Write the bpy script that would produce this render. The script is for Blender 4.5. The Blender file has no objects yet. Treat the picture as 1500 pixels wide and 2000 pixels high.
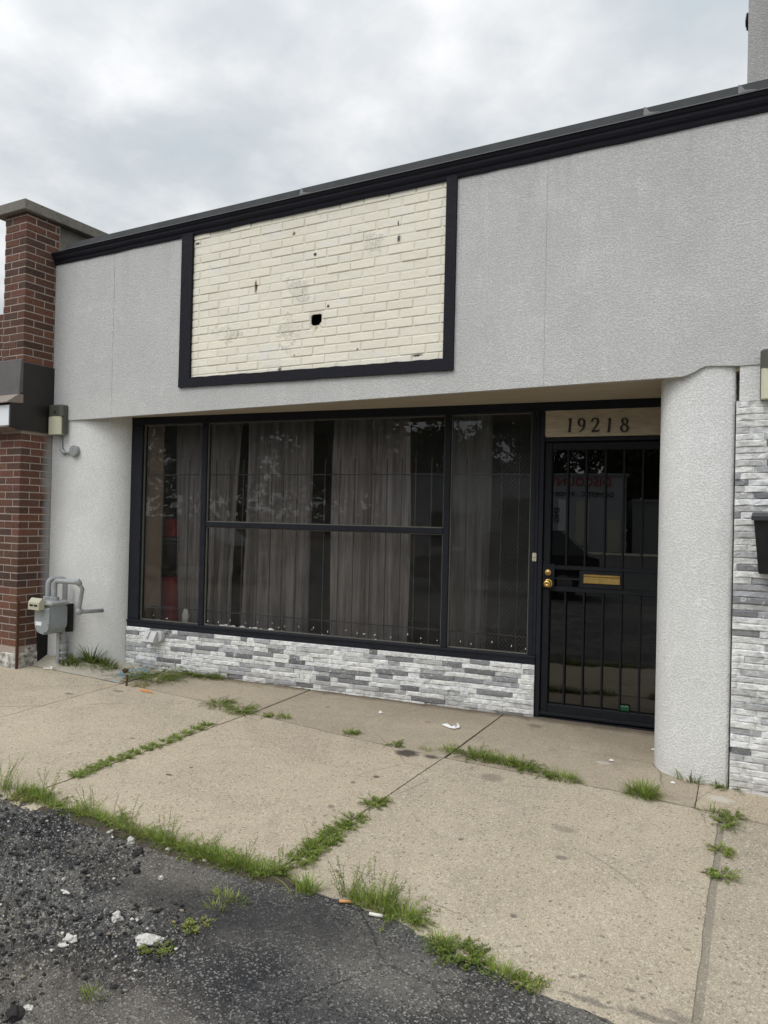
import bpy, math, random
from mathutils import Vector, Matrix, noise as mn
random.seed(11)
R = math.radians
scene = bpy.context.scene
COL = scene.collection

# ------------------------------------------------------------------ camera (solved from the vanishing points)
FPX, YAW, PITCH, ROLL = 1453.72, 0.503187759, 0.00858617, 0.02296082
S = 4.85
CZ = 0.302 * S
def cam_axes():
    cy, sy = math.cos(YAW), math.sin(YAW)
    f = Vector((-sy, cy, 0)); r = Vector((cy, sy, 0)); u = Vector((0, 0, 1))
    f2 = math.cos(PITCH) * f + math.sin(PITCH) * u
    u2 = -math.sin(PITCH) * f + math.cos(PITCH) * u
    return math.cos(ROLL) * r + math.sin(ROLL) * u2, -math.sin(ROLL) * r + math.cos(ROLL) * u2, f2
CR, CU, CF = cam_axes()
CAM = Vector((0, 0, CZ))
def ray(px, py):
    return CF + (px - 750) / FPX * CR - (py - 1000) / FPX * CU
YF = 0.975 * S                      # front of the stucco fascia
WA, WB = 1.16947949 * S, 0.112962057  # window wall: Y = WA + WB * X
WK = math.sqrt(1 + WB * WB)
GX, GY = -0.01, 0.045
def gz(x, y):                       # the ground falls to the street and a little to the right
    yy = max(y, 0.0); z = GX * (max(min(x, 8), -12) + 0.348 * S) + GY * (yy - 1.13 * S)
    if x < -5.2 and y > 4.5:         # the patch by the gas meter swells up against the wall
        a, b = max(0, min(1, (-5.25 - x) / .65)), max(0, min(1, (y - 4.565) / .20)); z += .075 * a * a * (3 - 2 * a) * b * b * (3 - 2 * b)
    return z + (min(y, 0.0) * 0.012 if y > -14 else -0.168)
def onY(px, py, Y):
    d = ray(px, py); return CAM + d * (Y / d.y)
def onX(px, py, X):
    d = ray(px, py); return CAM + d * (X / d.x)
def onW(px, py, off=0.0):
    d = ray(px, py); t = (WA - off * WK) / (d.y - WB * d.x); return CAM + d * t
def G(px, py):
    d = ray(px, py); k = GX * 0.348 * S - GY * 1.13 * S - CZ
    t = k / (d.z - GX * d.x - GY * d.y)
    for _ in range(12):
        p = CAM + d * t; t += .6 * (gz(p.x, p.y) - p.z) / (d.z - .05)
    return CAM + d * t
WE = Vector((1, WB, 0)) / WK; WN = Vector((WB, -1, 0)) / WK
def W(u, v, z):                     # along the window wall, out towards the street, up
    return Vector((0, WA, 0)) + WE * u + WN * v + Vector((0, 0, z))
def U(xu): return xu * S * WK
def uz(px, py, off=0.0):
    p = onW(px, py, off); return (p - Vector((0, WA, 0))).dot(WE), p.z

# ------------------------------------------------------------------ node helpers
class N:
    def __init__(s, name, world=None):
        if world: s.m = world
        else: s.m = bpy.data.materials.new(name)
        s.m.use_nodes = True; s.t = s.m.node_tree; s.t.nodes.clear()
    def n(s, typ, ins=None, **kw):
        nd = s.t.nodes.new(typ)
        for k, v in kw.items(): setattr(nd, k, v)
        for k, v in (ins or {}).items(): s.set(nd.inputs[k], v)
        return nd
    def set(s, sock, v):
        if isinstance(v, bpy.types.NodeSocket): s.t.links.new(v, sock)
        elif isinstance(v, bpy.types.Node): s.t.links.new(v.outputs[0], sock)
        else:
            if sock.type == 'RGBA' and len(v) == 3: v = (*v, 1)
            sock.default_value = v
    def pos(s): return s.n('ShaderNodeNewGeometry').outputs['Position']
    def math(s, op, a, b=0.0, c=None):
        nd = s.n('ShaderNodeMath', {0: a, 1: b}, operation=op)
        if c is not None: s.set(nd.inputs[2], c)
        return nd.outputs[0]
    def vm(s, op, a, b=(0, 0, 0)):
        nd = s.n('ShaderNodeVectorMath', {0: a, 1: b}, operation=op); return nd
    def mix(s, f, a, b, typ='MIX'):
        nd = s.n('ShaderNodeMix', data_type='RGBA', blend_type=typ)
        s.set(nd.inputs[0], f); s.set(nd.inputs[6], a); s.set(nd.inputs[7], b); return nd.outputs[2]
    def noise(s, scale, detail=3, rough=0.55, vec=None, dist=0.0):
        nd = s.n('ShaderNodeTexNoise', {'Scale': scale, 'Detail': detail, 'Roughness': rough, 'Distortion': dist})
        s.set(nd.inputs['Vector'], vec if vec is not None else s.pos()); return nd.outputs[0]
    def vor(s, scale, vec=None, feature='F1', out=0, rnd=1.0):
        nd = s.n('ShaderNodeTexVoronoi', {'Scale': scale, 'Randomness': rnd}, feature=feature)
        s.set(nd.inputs['Vector'], vec if vec is not None else s.pos()); return nd.outputs[out]
    def ramp(s, f, *stops):
        nd = s.n('ShaderNodeValToRGB', {0: f}); e = nd.color_ramp.elements
        while len(e) < len(stops): e.new(0.5)
        for i, (p, c) in enumerate(stops):
            e[i].position = p
            e[i].color = (c, c, c, 1) if isinstance(c, (int, float)) else (*c, 1)
        return nd.outputs[0]
    def mapr(s, f, a, b, c=0.0, d=1.0):
        return s.n('ShaderNodeMapRange', {0: f, 1: a, 2: b, 3: c, 4: d}).outputs[0]
    def scaled(s, v, sc): return s.vm('MULTIPLY', v, sc).outputs[0]
    def tint(s): return s.n('ShaderNodeAttribute', attribute_name='tint').outputs[0]
    def bump(s, h, dist, strength=1.0, normal=None):
        nd = s.n('ShaderNodeBump', {'Height': h, 'Distance': dist, 'Strength': strength})
        if normal is not None: s.set(nd.inputs['Normal'], normal)
        return nd.outputs[0]
    def spot(s, p, r, soft=0.35, wob=0.25, sq=(1, 1, 1)):   # irregular stain round a point, 0..1
        v = s.vm('SUBTRACT', s.pos(), tuple(p)).outputs[0]
        v = s.scaled(v, tuple(1 / (r * q) for q in sq))
        d = s.vm('LENGTH', v).outputs['Value']
        d = s.math('ADD', d, s.math('MULTIPLY', s.math('SUBTRACT', s.noise(2.2 / r, 3), 0.5), wob * 2.5))
        return s.mapr(d, 1.0 + soft * .4, 1.0 - soft, 0.0, 1.0)
    def out(s, base, rough=0.8, normal=None, metallic=0.0, spec=0.5, **kw):
        b = s.n('ShaderNodeBsdfPrincipled'); s.set(b.inputs['Base Color'], base)
        s.set(b.inputs['Roughness'], rough); s.set(b.inputs['Metallic'], metallic); s.set(b.inputs['Specular IOR Level'], spec)
        for k, v in kw.items(): s.set(b.inputs[k], v)
        if normal is not None: s.set(b.inputs['Normal'], normal)
        o = s.n('ShaderNodeOutputMaterial'); s.t.links.new(b.outputs[0], o.inputs[0]); return s.m

def simple(name, col, rough=0.6, metal=0.0, var=0.12, nscale=14, bump=0.0, bscale=90, spec=0.5):
    q = N(name); f = q.noise(nscale, 4)
    c = q.mix(f, tuple(x * (1 - var) for x in col), tuple(min(1, x * (1 + var)) for x in col))
    nm = q.bump(q.noise(bscale, 3), bump) if bump else None
    return q.out(c, q.mapr(q.noise(nscale * 2.3, 2), .3, .7, max(.05, rough - .08), min(1, rough + .08)), nm, metal, spec)

def stucco(name, col, bump=0.004, light=0.0):
    q = N(name); p = q.pos()
    big = q.noise(1.1, 5, .6); streak = q.noise(3, 5, .65, q.scaled(p, (2.2, 2.2, .55)))
    c = q.mix(q.mapr(big, .3, .7), tuple(x * .91 for x in col), tuple(x * 1.07 for x in col))
    c = q.mix(q.math('MULTIPLY', q.mapr(streak, .55, .72), .24 + light), c, tuple(min(.9, x * 1.35) for x in col))
    c = q.mix(q.math('MULTIPLY', q.mapr(q.noise(1.7, 4, .7, q.vm('ADD', p, (7, 3, 1)).outputs[0]), .55, .75), .35), c, tuple(x * .80 for x in col))
    sz = q.n('ShaderNodeSeparateXYZ', {0: p}).outputs['Z']
    c = q.mix(q.math('MULTIPLY', q.mapr(q.noise(2.6, 6, .72, q.vm('ADD', p, (1, 9, 4)).outputs[0], 1.4), .57, .66), .30), c, tuple(min(.9, x * 1.28) for x in col))
    run = q.math('MULTIPLY', q.mapr(q.noise(1, 5, .65, q.scaled(p, (9, 9, .5))), .52, .70), q.mapr(q.math('ADD', sz, q.math('MULTIPLY', q.noise(2.5, 3), .7)), 3.3, 4.3))
    c = q.mix(q.math('MULTIPLY', run, .38), c, tuple(x * .66 for x in col))
    foot = q.mapr(q.math('ADD', sz, q.math('MULTIPLY', q.noise(5, 4), .35)), .42, .05)
    c = q.mix(q.math('MULTIPLY', foot, .35), c, tuple(x * f for x, f in zip(col, (.72, .68, .60))))
    fine = q.noise(150, 3, .7); mid = q.noise(55, 2, .5)
    v = q.vor(95)
    h = q.math('ADD', q.math('MULTIPLY', fine, .7), q.math('ADD', q.math('MULTIPLY', mid, .25), q.math('MULTIPLY', v, .6)))
    c = q.mix(q.math('MULTIPLY', q.mapr(h, .62, .92, 1, 0), .38), c, tuple(x * .52 for x in col))
    c = q.mix(q.math('MULTIPLY', q.mapr(q.noise(48, 4, .8), .69, .72), .35), c, tuple(x * .45 for x in col))
    return q.out(c, .92, q.bump(h, bump), spec=.25)

M = {}
M['stucco'] = stucco('grey_stucco', (.575, .572, .556))
M['column'] = stucco('pale_column_stucco', (.76, .758, .74), .0042, .15)
M['tower'] = stucco('chimney_stucco', (.42, .415, .40))

def black_paint(name, col=(.0135, .0145, .019), rough=.5, bump=.0015):
    q = N(name); p = q.pos()
    n1 = q.noise(18, 5, .6); n2 = q.noise(160, 2)
    c = q.mix(n1, tuple(x * .65 for x in col), tuple(x * 1.6 for x in col))
    chips = q.mapr(q.noise(38, 4, .75), .735, .76)
    c = q.mix(q.math('MULTIPLY', chips, .55), c, (.33, .33, .35))
    return q.out(c, q.mapr(n1, .3, .7, rough - .12, rough + .2), q.bump(q.math('ADD', n2, q.noise(30, 3)), bump), spec=.16)
M['black'] = black_paint('black_trim_paint')
M['doorblack'] = black_paint('black_door_paint', (.010, .011, .013), .5, .0008)
M['navy'] = black_paint('blue_black_trim_paint', (.0125, .0125, .0180), .62, .003)
M['flash'] = simple('dark_roof_metal', (.050, .053, .054), .7, .0, .2, 6, spec=.12)
M['seam'] = simple('galvanised_metal', (.15, .15, .15), .6, .1, .3, 30, spec=.2)
M['bead'] = simple('olive_glazing_bead', (.12, .115, .095), .7, 0, .3, 20)

q = N('cream_painted_brick'); p = q.pos()
cr = (.85, .807, .69)
c = q.mix(1.0, q.mix(q.mapr(q.noise(2.2, 4), .3, .7), tuple(x * .94 for x in cr), cr), q.tint(), 'MULTIPLY')
c = q.mix(q.math('MULTIPLY', q.mapr(q.noise(3.4, 5, .6, q.scaled(p, (1, 1, 2.5))), .57, .66), .5), c, (.79, .78, .735))
crust = q.mapr(q.math('ADD', q.noise(1.9, 3), q.math('MULTIPLY', q.noise(24, 3), .16)), .69, .73)
c = q.mix(q.math('MULTIPLY', q.mapr(q.noise(95, 3, .7), .50, .58), q.math('MULTIPLY', crust, .55)), c, (.42, .40, .36))
c = q.mix(q.math('MULTIPLY', q.mapr(q.noise(60, 4, .8), .70, .74), .7), c, (.30, .28, .25))
for (px, py, r, sq, cc) in [(500, 560, .022, (.7, 1, 2.4), (.10, .055, .025)), (574, 456, .016, (1, 1, 1), (.20, .11, .04)), (616, 497, .016, (1, 1, 1), (.03, .025, .02)),
                            (641, 598, .013, (1, 1, 1), (.02, .018, .018)), (779, 466, .018, (.8, 1, 1.8), (.09, .085, .08)), (546, 722, .020, (1, 1, 1.3), (.13, .13, .11)),
                            (815, 694, .03, (1.6, 1, .35), (.06, .05, .05)), (386, 476, .02, (1.4, 1, .6), (.04, .035, .03)), (698, 682, .008, (1, 1, 1), (.02, .02, .02)),
                            (575, 694, .008, (1, 1, 1), (.03, .03, .03)), (617, 640, .02, (.8, 1, 1.6), (.5, .42, .30)), (778, 436, .012, (.5, 1, 1.8), (.05, .05, .05))]:
    c = q.mix(q.spot(onY(px, py, YF + .004), r, .5, .5, sq), c, cc)
h = q.math('ADD', q.noise(26, 4), q.math('MULTIPLY', q.math('MULTIPLY', q.noise(95, 3, .7), crust), 1.6))
M['cream'] = q.out(c, .78, q.bump(h, .0045), spec=.3)

q = N('red_brown_brick'); p = q.pos(); t = q.tint()
c = q.mix(q.mapr(q.noise(55, 4), .3, .7), q.mix(.5, t, (.03, .015, .012)), t)
c = q.mix(q.math('MULTIPLY', q.mapr(q.noise(120, 2), .68, .72), .6), c, (.42, .38, .35))
sx = q.n('ShaderNodeSeparateXYZ', {0: p})
over = q.mapr(q.math('ADD', sx.outputs['Y'], q.math('MULTIPLY', q.noise(6, 3), .10)), 4.68, 4.755)
lowz = q.mapr(sx.outputs['Z'], 2.25, 2.15)
rightface = q.mapr(sx.outputs['X'], -6.30, -6.285)
c = q.mix(q.math('MULTIPLY', q.math('MULTIPLY', over, lowz), q.math('MULTIPLY', rightface, .8)), c, (.30, .31, .31))
M['brick'] = q.out(c, .88, q.bump(q.noise(140, 3), .002), spec=.25)
q = N('brick_mortar'); c = q.mix(q.noise(60, 3), (.30, .25, .215), (.44, .375, .325)); M['mortar'] = q.out(c, .95, q.bump(q.noise(200, 2), .002), spec=.1)

q = N('weathered_limestone'); n1 = q.noise(9, 6, .65)
c = q.mix(n1, (.12, .112, .095), (.30, .28, .24)); c = q.mix(q.mapr(q.noise(30, 5, .75), .6, .66), c, (.05, .048, .04))
M['lime'] = q.out(c, .92, q.bump(q.noise(60, 4), .006), spec=.2)
q = N('split_marble'); t = q.tint(); p = q.pos()
vein = q.noise(13, 6, .62, q.scaled(p, (1, 1, 1.7)), 1.6)
c = q.mix(q.mapr(vein, .42, .66, 0, .75), t, q.mix(.7, t, (.16, .165, .185)))
c = q.mix(q.mapr(q.noise(17, 5, .6, None, 2.), .58, .68, 0, .6), c, (.78, .78, .76))
sz = q.n('ShaderNodeSeparateXYZ', {0: p}).outputs['Z']
c = q.mix(q.math('MULTIPLY', q.mapr(q.math('ADD', sz, q.math('MULTIPLY', q.noise(8, 4), .22)), .26, .03), .35), c, (.22, .19, .15))
for (px, py, r, sq) in [(310, 1281, .045, (.22, .3, 1))]:
    c = q.mix(q.math('MULTIPLY', q.spot(onW(px, py, .03), r, .5, .4, sq), .55), c, (.12, .25, .38))
M['stone'] = q.out(c, .72, q.bump(q.math('ADD', q.noise(80, 5, .7), q.math('MULTIPLY', q.noise(28, 3), .8)), .006), spec=.25)
M['stonegap'] = simple('dark_stone_gap', (.16, .16, .17), .95)

q = N('tan_painted_board'); p = q.pos()
g1 = q.noise(3, 5, .6, q.scaled(p, (1.2, 22, 22)))
c = q.mix(q.mapr(g1, .3, .7), (.34, .285, .20), (.48, .41, .30))
c = q.mix(q.mapr(q.noise(40, 4), .66, .72, 0, .5), c, (.10, .08, .06))
M['tan'] = q.out(c, .7, q.bump(g1, .003), spec=.3)
q = N('tan_grained_soffit'); p = q.pos()
g1 = q.noise(3, 6, .65, q.scaled(p, (.7, 26, 26)))
c = q.mix(q.mapr(g1, .3, .7), (.32, .27, .20), (.54, .47, .36))
M['soffit'] = q.out(c, .75, q.bump(g1, .004), spec=.25)
M['digit'] = simple('dark_digit_metal', (.018, .011, .01), .45, .2)
M['brass'] = simple('polished_brass', (.72, .47, .15), .22, 1.0, .15, 60)
M['brassdark'] = simple('brushed_brass', (.55, .37, .13), .38, 1.0, .2, 40)
M['tanwall'] = simple('tan_inner_wall', (.72, .56, .42), .85, 0, .12, 3)
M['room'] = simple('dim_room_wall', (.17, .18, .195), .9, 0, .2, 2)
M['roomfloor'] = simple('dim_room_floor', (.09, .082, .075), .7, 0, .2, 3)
M['red'] = simple('dull_red_plastic', (.68, .04, .05), .5, 0, .15, 6)
M['iron'] = simple('inner_grille_iron', (.10, .095, .09), .6, .1, .3, 30)
M['wire'] = simple('steel_wire', (.20, .205, .20), .5, .4, .2, 30)
M['white'] = simple('chipped_white', (.75, .75, .73), .8, 0, .1, 60)
M['plastic'] = simple('white_plastic_bag', (.7, .68, .62), .5, 0, .15, 40)
M['brown'] = simple('dark_brown_metal', (.020, .016, .015), .38, .1, .35, 5)
M['awn'] = simple('greyed_brown_metal', (.115, .105, .10), .5, .3, .2, 7)
M['lip'] = simple('taupe_drip_metal', (.25, .205, .175), .55, .2, .25, 14)
M['whiteboard'] = simple('white_painted_board', (.78, .80, .82), .6, 0, .06, 30, .003, 40)
q = N('whitewashed_base'); c = q.mix(q.mapr(q.noise(16, 5, .7), .38, .6), (.13, .11, .095), (.62, .60, .55)); M['found'] = q.out(c, .9, q.bump(q.noise(40, 4), .01))
M['lampbody'] = simple('olive_grey_lamp', (.085, .085, .07), .5, .2, .15, 20)
M['lens'] = simple('cream_lamp_lens', (.60, .585, .43), .35, 0, .05, 20, .002, 120)
M['conduit'] = simple('grey_painted_pipe', (.34, .35, .35), .5, .3, .22, 40, .001)
q = N('grey_painted_pipe'); n1 = q.noise(9, 5, .65); c = q.mix(n1, (.22, .23, .23), (.44, .45, .45)); c = q.mix(q.mapr(q.noise(60, 4, .75), .62, .68, 0, .7), c, (.13, .085, .055)); c = q.mix(q.mapr(q.noise(33, 3), .66, .7, 0, .6), c, (.55, .55, .54)); M['conduit'] = q.out(c, .6, q.bump(q.noise(130, 3), .002), .15, .3)
M['meter'] = simple('grey_meter_paint', (.27, .295, .30), .45, .1, .12, 12)
M['meterbox'] = simple('beige_index_plastic', (.44, .42, .31), .5, 0, .1, 20)
M['paper'] = simple('white_label', (.78, .78, .76), .7)
M['dark'] = simple('black_and_gap_shade', (.008, .008, .008), .9)  # near-black for small parts; also stands in for shade inside gaps
M['outbox'] = simple('grey_outlet_plastic', (.50, .50, .49), .5, 0, .08, 20)
M['mail'] = simple('black_mailbox', (.006, .0065, .0075), .5, .0, .3, 10)
M['maillid'] = simple('grey_black_lid', (.03, .03, .032), .42, .0, .3, 10)
M['bell'] = simple('ivory_plate', (.55, .51, .40), .5)
M['rust'] = simple('rusty_steel', (.09, .042, .022), .85, .2, .4, 60)
M['orange'] = simple('orange_plastic', (.55, .20, .03), .6)
M['green'] = simple('green_foil', (.008, .07, .03), .4)
M['chalk'] = simple('white_limestone', (.56, .545, .50), .95, 0, .25, 40, .008, 90, spec=.1)
M['butt'] = simple('cork_filter', (.62, .30, .12), .85)
M['tarchunk'] = simple('tar_black_rubble', (.036, .035, .034), .92, 0, .7, 45, .006, 160, spec=.15)
M['gravel'] = simple('tan_gravel', (.24, .20, .15), .9, 0, .4, 50, .004, 120)

# glass: clear pane with a film of dust
def glass(name, dust=.03, tint=(.96, .955, .95), refl=1.0):
    q = N(name)
    tr = q.n('ShaderNodeBsdfTransparent', {0: tint}); gl = q.n('ShaderNodeBsdfGlossy', {0: (1, 1, 1), 'Roughness': .004})
    fr = q.n('ShaderNodeFresnel', {0: 1.5}); g2 = q.math('MULTIPLY', fr.outputs[0], 1.25 * refl)
    wav = q.bump(q.noise(1.3, 1), .0004); q.set(gl.inputs['Normal'], wav)
    m1 = q.n('ShaderNodeMixShader', {0: g2, 1: tr.outputs[0], 2: gl.outputs[0]})
    df = q.n('ShaderNodeBsdfDiffuse', {0: (.55, .52, .47)})
    sm = q.mapr(q.noise(5, 5, .7), .35, .75, dust * .5, dust * 1.6)
    specks = q.mapr(q.noise(85, 3, .7), .75, .775, 0, .3)
    m2 = q.n('ShaderNodeMixShader', {0: q.math('ADD', sm, specks), 1: m1.outputs[0], 2: df.outputs[0]})
    o = q.n('ShaderNodeOutputMaterial'); q.t.links.new(m2.outputs[0], o.inputs[0]); return q.m
M['glass'] = glass('dusty_window_glass', .022, (.96, .955, .95), .85)
M['doorglass'] = glass('dark_door_glass', .004, (.16, .15, .14), 1.5)

q = N('sheer_curtain'); p = q.pos(); t = q.tint()
c = q.mix(q.mapr(q.noise(5, 5, .62, q.scaled(p, (7, 7, .4))), .35, .62), q.mix(.5, t, (.06, .05, .045)), t)  # upright dark streaks put extra fold shade into the cloth colour
b = q.n('ShaderNodeBsdfDiffuse', {0: c}); tl = q.n('ShaderNodeBsdfTranslucent', {0: c}); tr = q.n('ShaderNodeBsdfTransparent')
nm = q.bump(q.noise(16, 5, .6, q.scaled(p, (1, 1, .6))), .012); q.set(b.inputs['Normal'], nm)
m1 = q.n('ShaderNodeMixShader', {0: .2, 1: b.outputs[0], 2: tl.outputs[0]}); m2 = q.n('ShaderNodeMixShader', {0: .12, 1: m1.outputs[0], 2: tr.outputs[0]})
o = q.n('ShaderNodeOutputMaterial'); q.t.links.new(m2.outputs[0], o.inputs[0]); M['curtain'] = q.m

# concrete
STAINS = [(795, 1471, .085, (1, .8, 9), (.070, .060, .050), .95), (842, 1478, .055, (1, .6, 9), (.085, .07, .058), .9), (735, 1517, .022, (1, 1, 9), (.06, .05, .045), .8),
          (690, 1528, .018, (1, 1, 9), (.10, .08, .07), .7), (960, 1519, .075, (1, .8, 9), (.19, .165, .135), .6), (1045, 1418, .06, (1, .7, 9), (.14, .12, .10), .6),
          (1098, 1676, .03, (1.2, .7, 9), (.16, .145, .12), .7), (1100, 1620, .07, (1, .5, 9), (.22, .19, .15), .5), (1150, 1955, .055, (1.5, .3, 9), (.10, .095, .09), .6), (1262, 1986, .07, (1.5, .33, 9), (.12, .11, .10), .6), (1350, 1998, .07, (1.3, .34, 9), (.15, .14, .125), .5), (1310, 1975, .02, (1.4, .34, 9), (.12, .11, .10), .5), (1205, 1362 + 60, .02, (1, 1, 9), (.05, .045, .04), .7),
          (836, 1410, .03, (1, .8, 9), (.28, .15, .10), .5), (1178, 1490, .05, (1, .6, 9), (.58, .56, .52), .6), (1405, 1560, .07, (1, .7, 9), (.60, .56, .50), .75),
          (232, 1350, .05, (1.2, .5, 9), (.15, .13, .11), .7), (135, 1355, .04, (1.3, .6, 9), (.13, .11, .095), .7), (330, 1513, .02, (1.4, .7, 9), (.06, .055, .05), .8),
          (259, 1442, .018, (1.4, .7, 9), (.08, .07, .06), .7), (373, 1499, .014, (1, 1, 9), (.08, .07, .06), .7), (647, 1575, .02, (1, 1, 9), (.10, .09, .08), .6),
          (900, 1640, .014, (1, 1, 9), (.09, .08, .07), .7), (1003, 1790, .016, (1, 1, 9), (.09, .08, .07), .7), (1138, 1907, .012, (1.5, .8, 9), (.10, .09, .08), .6),
          (1230, 1935, .013, (1.6, .7, 9), (.10, .09, .08), .6), (1255, 1950, .009, (1, 1, 9), (.10, .09, .08), .6), (640, 1380, .016, (1, 1, 9), (.08, .07, .06), .7)]
def concrete(name, base, rough_aggr=1.0, stains=(), paint=(), wallfoot=False):
    q = N(name); p = q.pos(); t = q.tint()
    b0 = q.mix(1.0, base, t, 'MULTIPLY')
    c = q.mix(q.mapr(q.noise(1.3, 6, .66, None, .6), .32, .68), q.mix(.30, b0, (.19, .16, .12)), q.mix(.16, b0, (.68, .59, .45)))
    c = q.mix(q.math('MULTIPLY', q.mapr(q.noise(5, 6, .7, None, 1.2), .5, .70), .32), c, (.25, .215, .165))
    hl = q.mapr(q.vor(.9, q.vm('ADD', p, q.scaled(q.n('ShaderNodeTexNoise', {'Scale': 5.0, 'Detail': 6}).outputs[1], (.22, .22, 0))).outputs[0], 'DISTANCE_TO_EDGE'), .0035, .0012)
    c = q.mix(q.math('MULTIPLY', q.math('MULTIPLY', hl, q.mapr(q.noise(.8, 2), .50, .56)), .55), c, (.12, .10, .075))
    gum = q.mapr(q.math('ADD', q.vor(3.2), q.math('MULTIPLY', q.noise(40, 3), .02)), .036, .028)
    c = q.mix(q.math('MULTIPLY', gum, .6), c, (.10, .085, .068))
    gum = q.mapr(q.math('ADD', q.vor(6.5, q.vm('ADD', p, (4, 1, 0)).outputs[0]), q.math('MULTIPLY', q.noise(50, 3), .03)), .040, .032)
    c = q.mix(q.math('MULTIPLY', gum, .5), c, (.08, .068, .055))
    bw = q.n('ShaderNodeSeparateColor', {0: q.vor(210, None, 'F1', 1)})
    c = q.mix(q.math('MULTIPLY', q.mapr(bw.outputs[0], .76, .84), .42 * rough_aggr), c, (.16, .125, .09))
    c = q.mix(q.math('MULTIPLY', q.mapr(bw.outputs[1], .80, .88), .55 * rough_aggr), c, (.72, .64, .51))
    c2 = q.n('ShaderNodeSeparateColor', {0: q.vor(95, None, 'F1', 1)})
    c = q.mix(q.math('MULTIPLY', q.mapr(c2.outputs[0], .965, .975), .55 * rough_aggr), c, (.12, .095, .075))
    c = q.mix(q.math('MULTIPLY', q.mapr(c2.outputs[1], .95, .965), .45 * rough_aggr), c, (.70, .64, .54))
    c = q.mix(q.math('MULTIPLY', q.mapr(q.noise(330, 2, .6), .56, .68), .4 * rough_aggr), c, (.14, .115, .09))
    for (px, py, r, sq, col, k) in stains:
        c = q.mix(q.math('MULTIPLY', q.spot(G(px, py), r, .4, .95 if sq[1] < .35 else .3, sq), k), c, col)
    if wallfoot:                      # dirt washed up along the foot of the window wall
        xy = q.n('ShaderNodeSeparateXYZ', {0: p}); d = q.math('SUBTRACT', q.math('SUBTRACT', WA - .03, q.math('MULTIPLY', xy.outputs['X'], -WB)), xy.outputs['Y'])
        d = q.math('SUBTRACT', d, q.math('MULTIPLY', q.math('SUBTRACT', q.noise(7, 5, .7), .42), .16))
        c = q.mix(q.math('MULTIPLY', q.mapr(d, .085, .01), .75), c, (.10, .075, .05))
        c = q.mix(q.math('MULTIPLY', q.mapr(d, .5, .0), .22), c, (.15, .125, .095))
    for (px, py, r0, r1, col) in paint:
        d = q.vm('LENGTH', q.scaled(q.vm('SUBTRACT', p, tuple(G(px, py))).outputs[0], (1, .75, 1))).outputs['Value']
        d = q.math('ADD', d, q.math('MULTIPLY', q.math('SUBTRACT', q.noise(9, 4), .5), .16))
        ring = q.math('MULTIPLY', q.mapr(d, r0, r0 + .02), q.mapr(d, r1, r1 - .03))
        c = q.mix(q.math('MULTIPLY', ring, q.mapr(q.noise(30, 4), .3, .55, .25, .85)), c, col)
    h = q.math('ADD', q.math('MULTIPLY', q.vor(210), .8), q.noise(330, 2))
    return q.out(c, .9, q.bump(h, .0035), spec=.25)
M['concrete'] = concrete('worn_concrete', (.53, .458, .348), 1.0, STAINS)
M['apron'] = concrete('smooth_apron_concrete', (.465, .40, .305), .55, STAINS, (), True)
M['pale'] = concrete('pale_patch_concrete', (.47, .44, .375), .4, STAINS[12:16], [(262, 1313, .05, .13, (.13, .28, .44)), (212, 1331, .0, .05, (.25, .38, .5))])
M['fill'] = concrete('dirty_joint_filler', (.27, .245, .195), .5)
M['jointdirt'] = simple('joint_dirt', (.06, .048, .034), .98, 0, .35, 25, .01, 60)

q = N('old_asphalt'); p = q.pos()
c = q.mix(q.mapr(q.noise(1.5, 5, .6), .35, .65), (.070, .069, .071), (.145, .141, .133))
c = q.mix(q.mapr(q.noise(2.3, 6, .65, q.vm('ADD', p, (3, 8, 0)).outputs[0]), .46, .62, 0, .7), c, (.20, .185, .162))
tar = q.mapr(q.math('ADD', q.noise(1.4, 5, .6, q.vm('ADD', p, (5, 2, 0)).outputs[0]), q.math('MULTIPLY', q.noise(40, 4, .7), .10)), .56, .60)
c = q.mix(q.math('MULTIPLY', tar, .85), c, (.030, .031, .035))
crk = q.mapr(q.vor(1.6, q.vm('ADD', p, q.scaled(q.n('ShaderNodeTexNoise', {'Scale': 7.0, 'Detail': 6}).outputs[1], (.25, .25, 0))).outputs[0], 'DISTANCE_TO_EDGE'), .012, .004)
c = q.mix(q.math('MULTIPLY', crk, .75), c, (.018, .017, .016))
g1 = q.n('ShaderNodeSeparateColor', {0: q.vor(150, None, 'F1', 1)})
g2 = q.n('ShaderNodeSeparateColor', {0: q.vor(270, None, 'F1', 1)})
c = q.mix(q.math('MULTIPLY', q.mapr(g1.outputs[0], .83, .88), .75), c, (.46, .44, .40))
c = q.mix(q.math('MULTIPLY', q.mapr(g2.outputs[1], .84, .87), .6), c, (.26, .25, .235))
c = q.mix(q.math('MULTIPLY', q.mapr(g1.outputs[2], .80, .84), .7), c, (.012, .012, .013))
for (px, py, r, sq, col, k) in [(325, 1712, .26, (1.5, .8, 9), (.26, .225, .18), .62), (110, 1950, .5, (1.3, .5, 9), (.19, .165, .135), .6), (320, 1990, .3, (1.5, .5, 9), (.16, .14, .12), .45),
                                (750, 1890, .5, (1.4, .35, 9), (.17, .155, .135), .55), (1240, 1985, .3, (1.2, .6, 9), (.25, .22, .18), .6), (420, 1830, .2, (1, 1, 9), (.15, .135, .115), .4)]:
    f = q.math('MULTIPLY', q.spot(G(px, py), r, .9, .35, sq), q.mapr(q.noise(60, 3, .7), .34, .58))
    c = q.mix(q.math('MULTIPLY', f, k), c, col)
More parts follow.
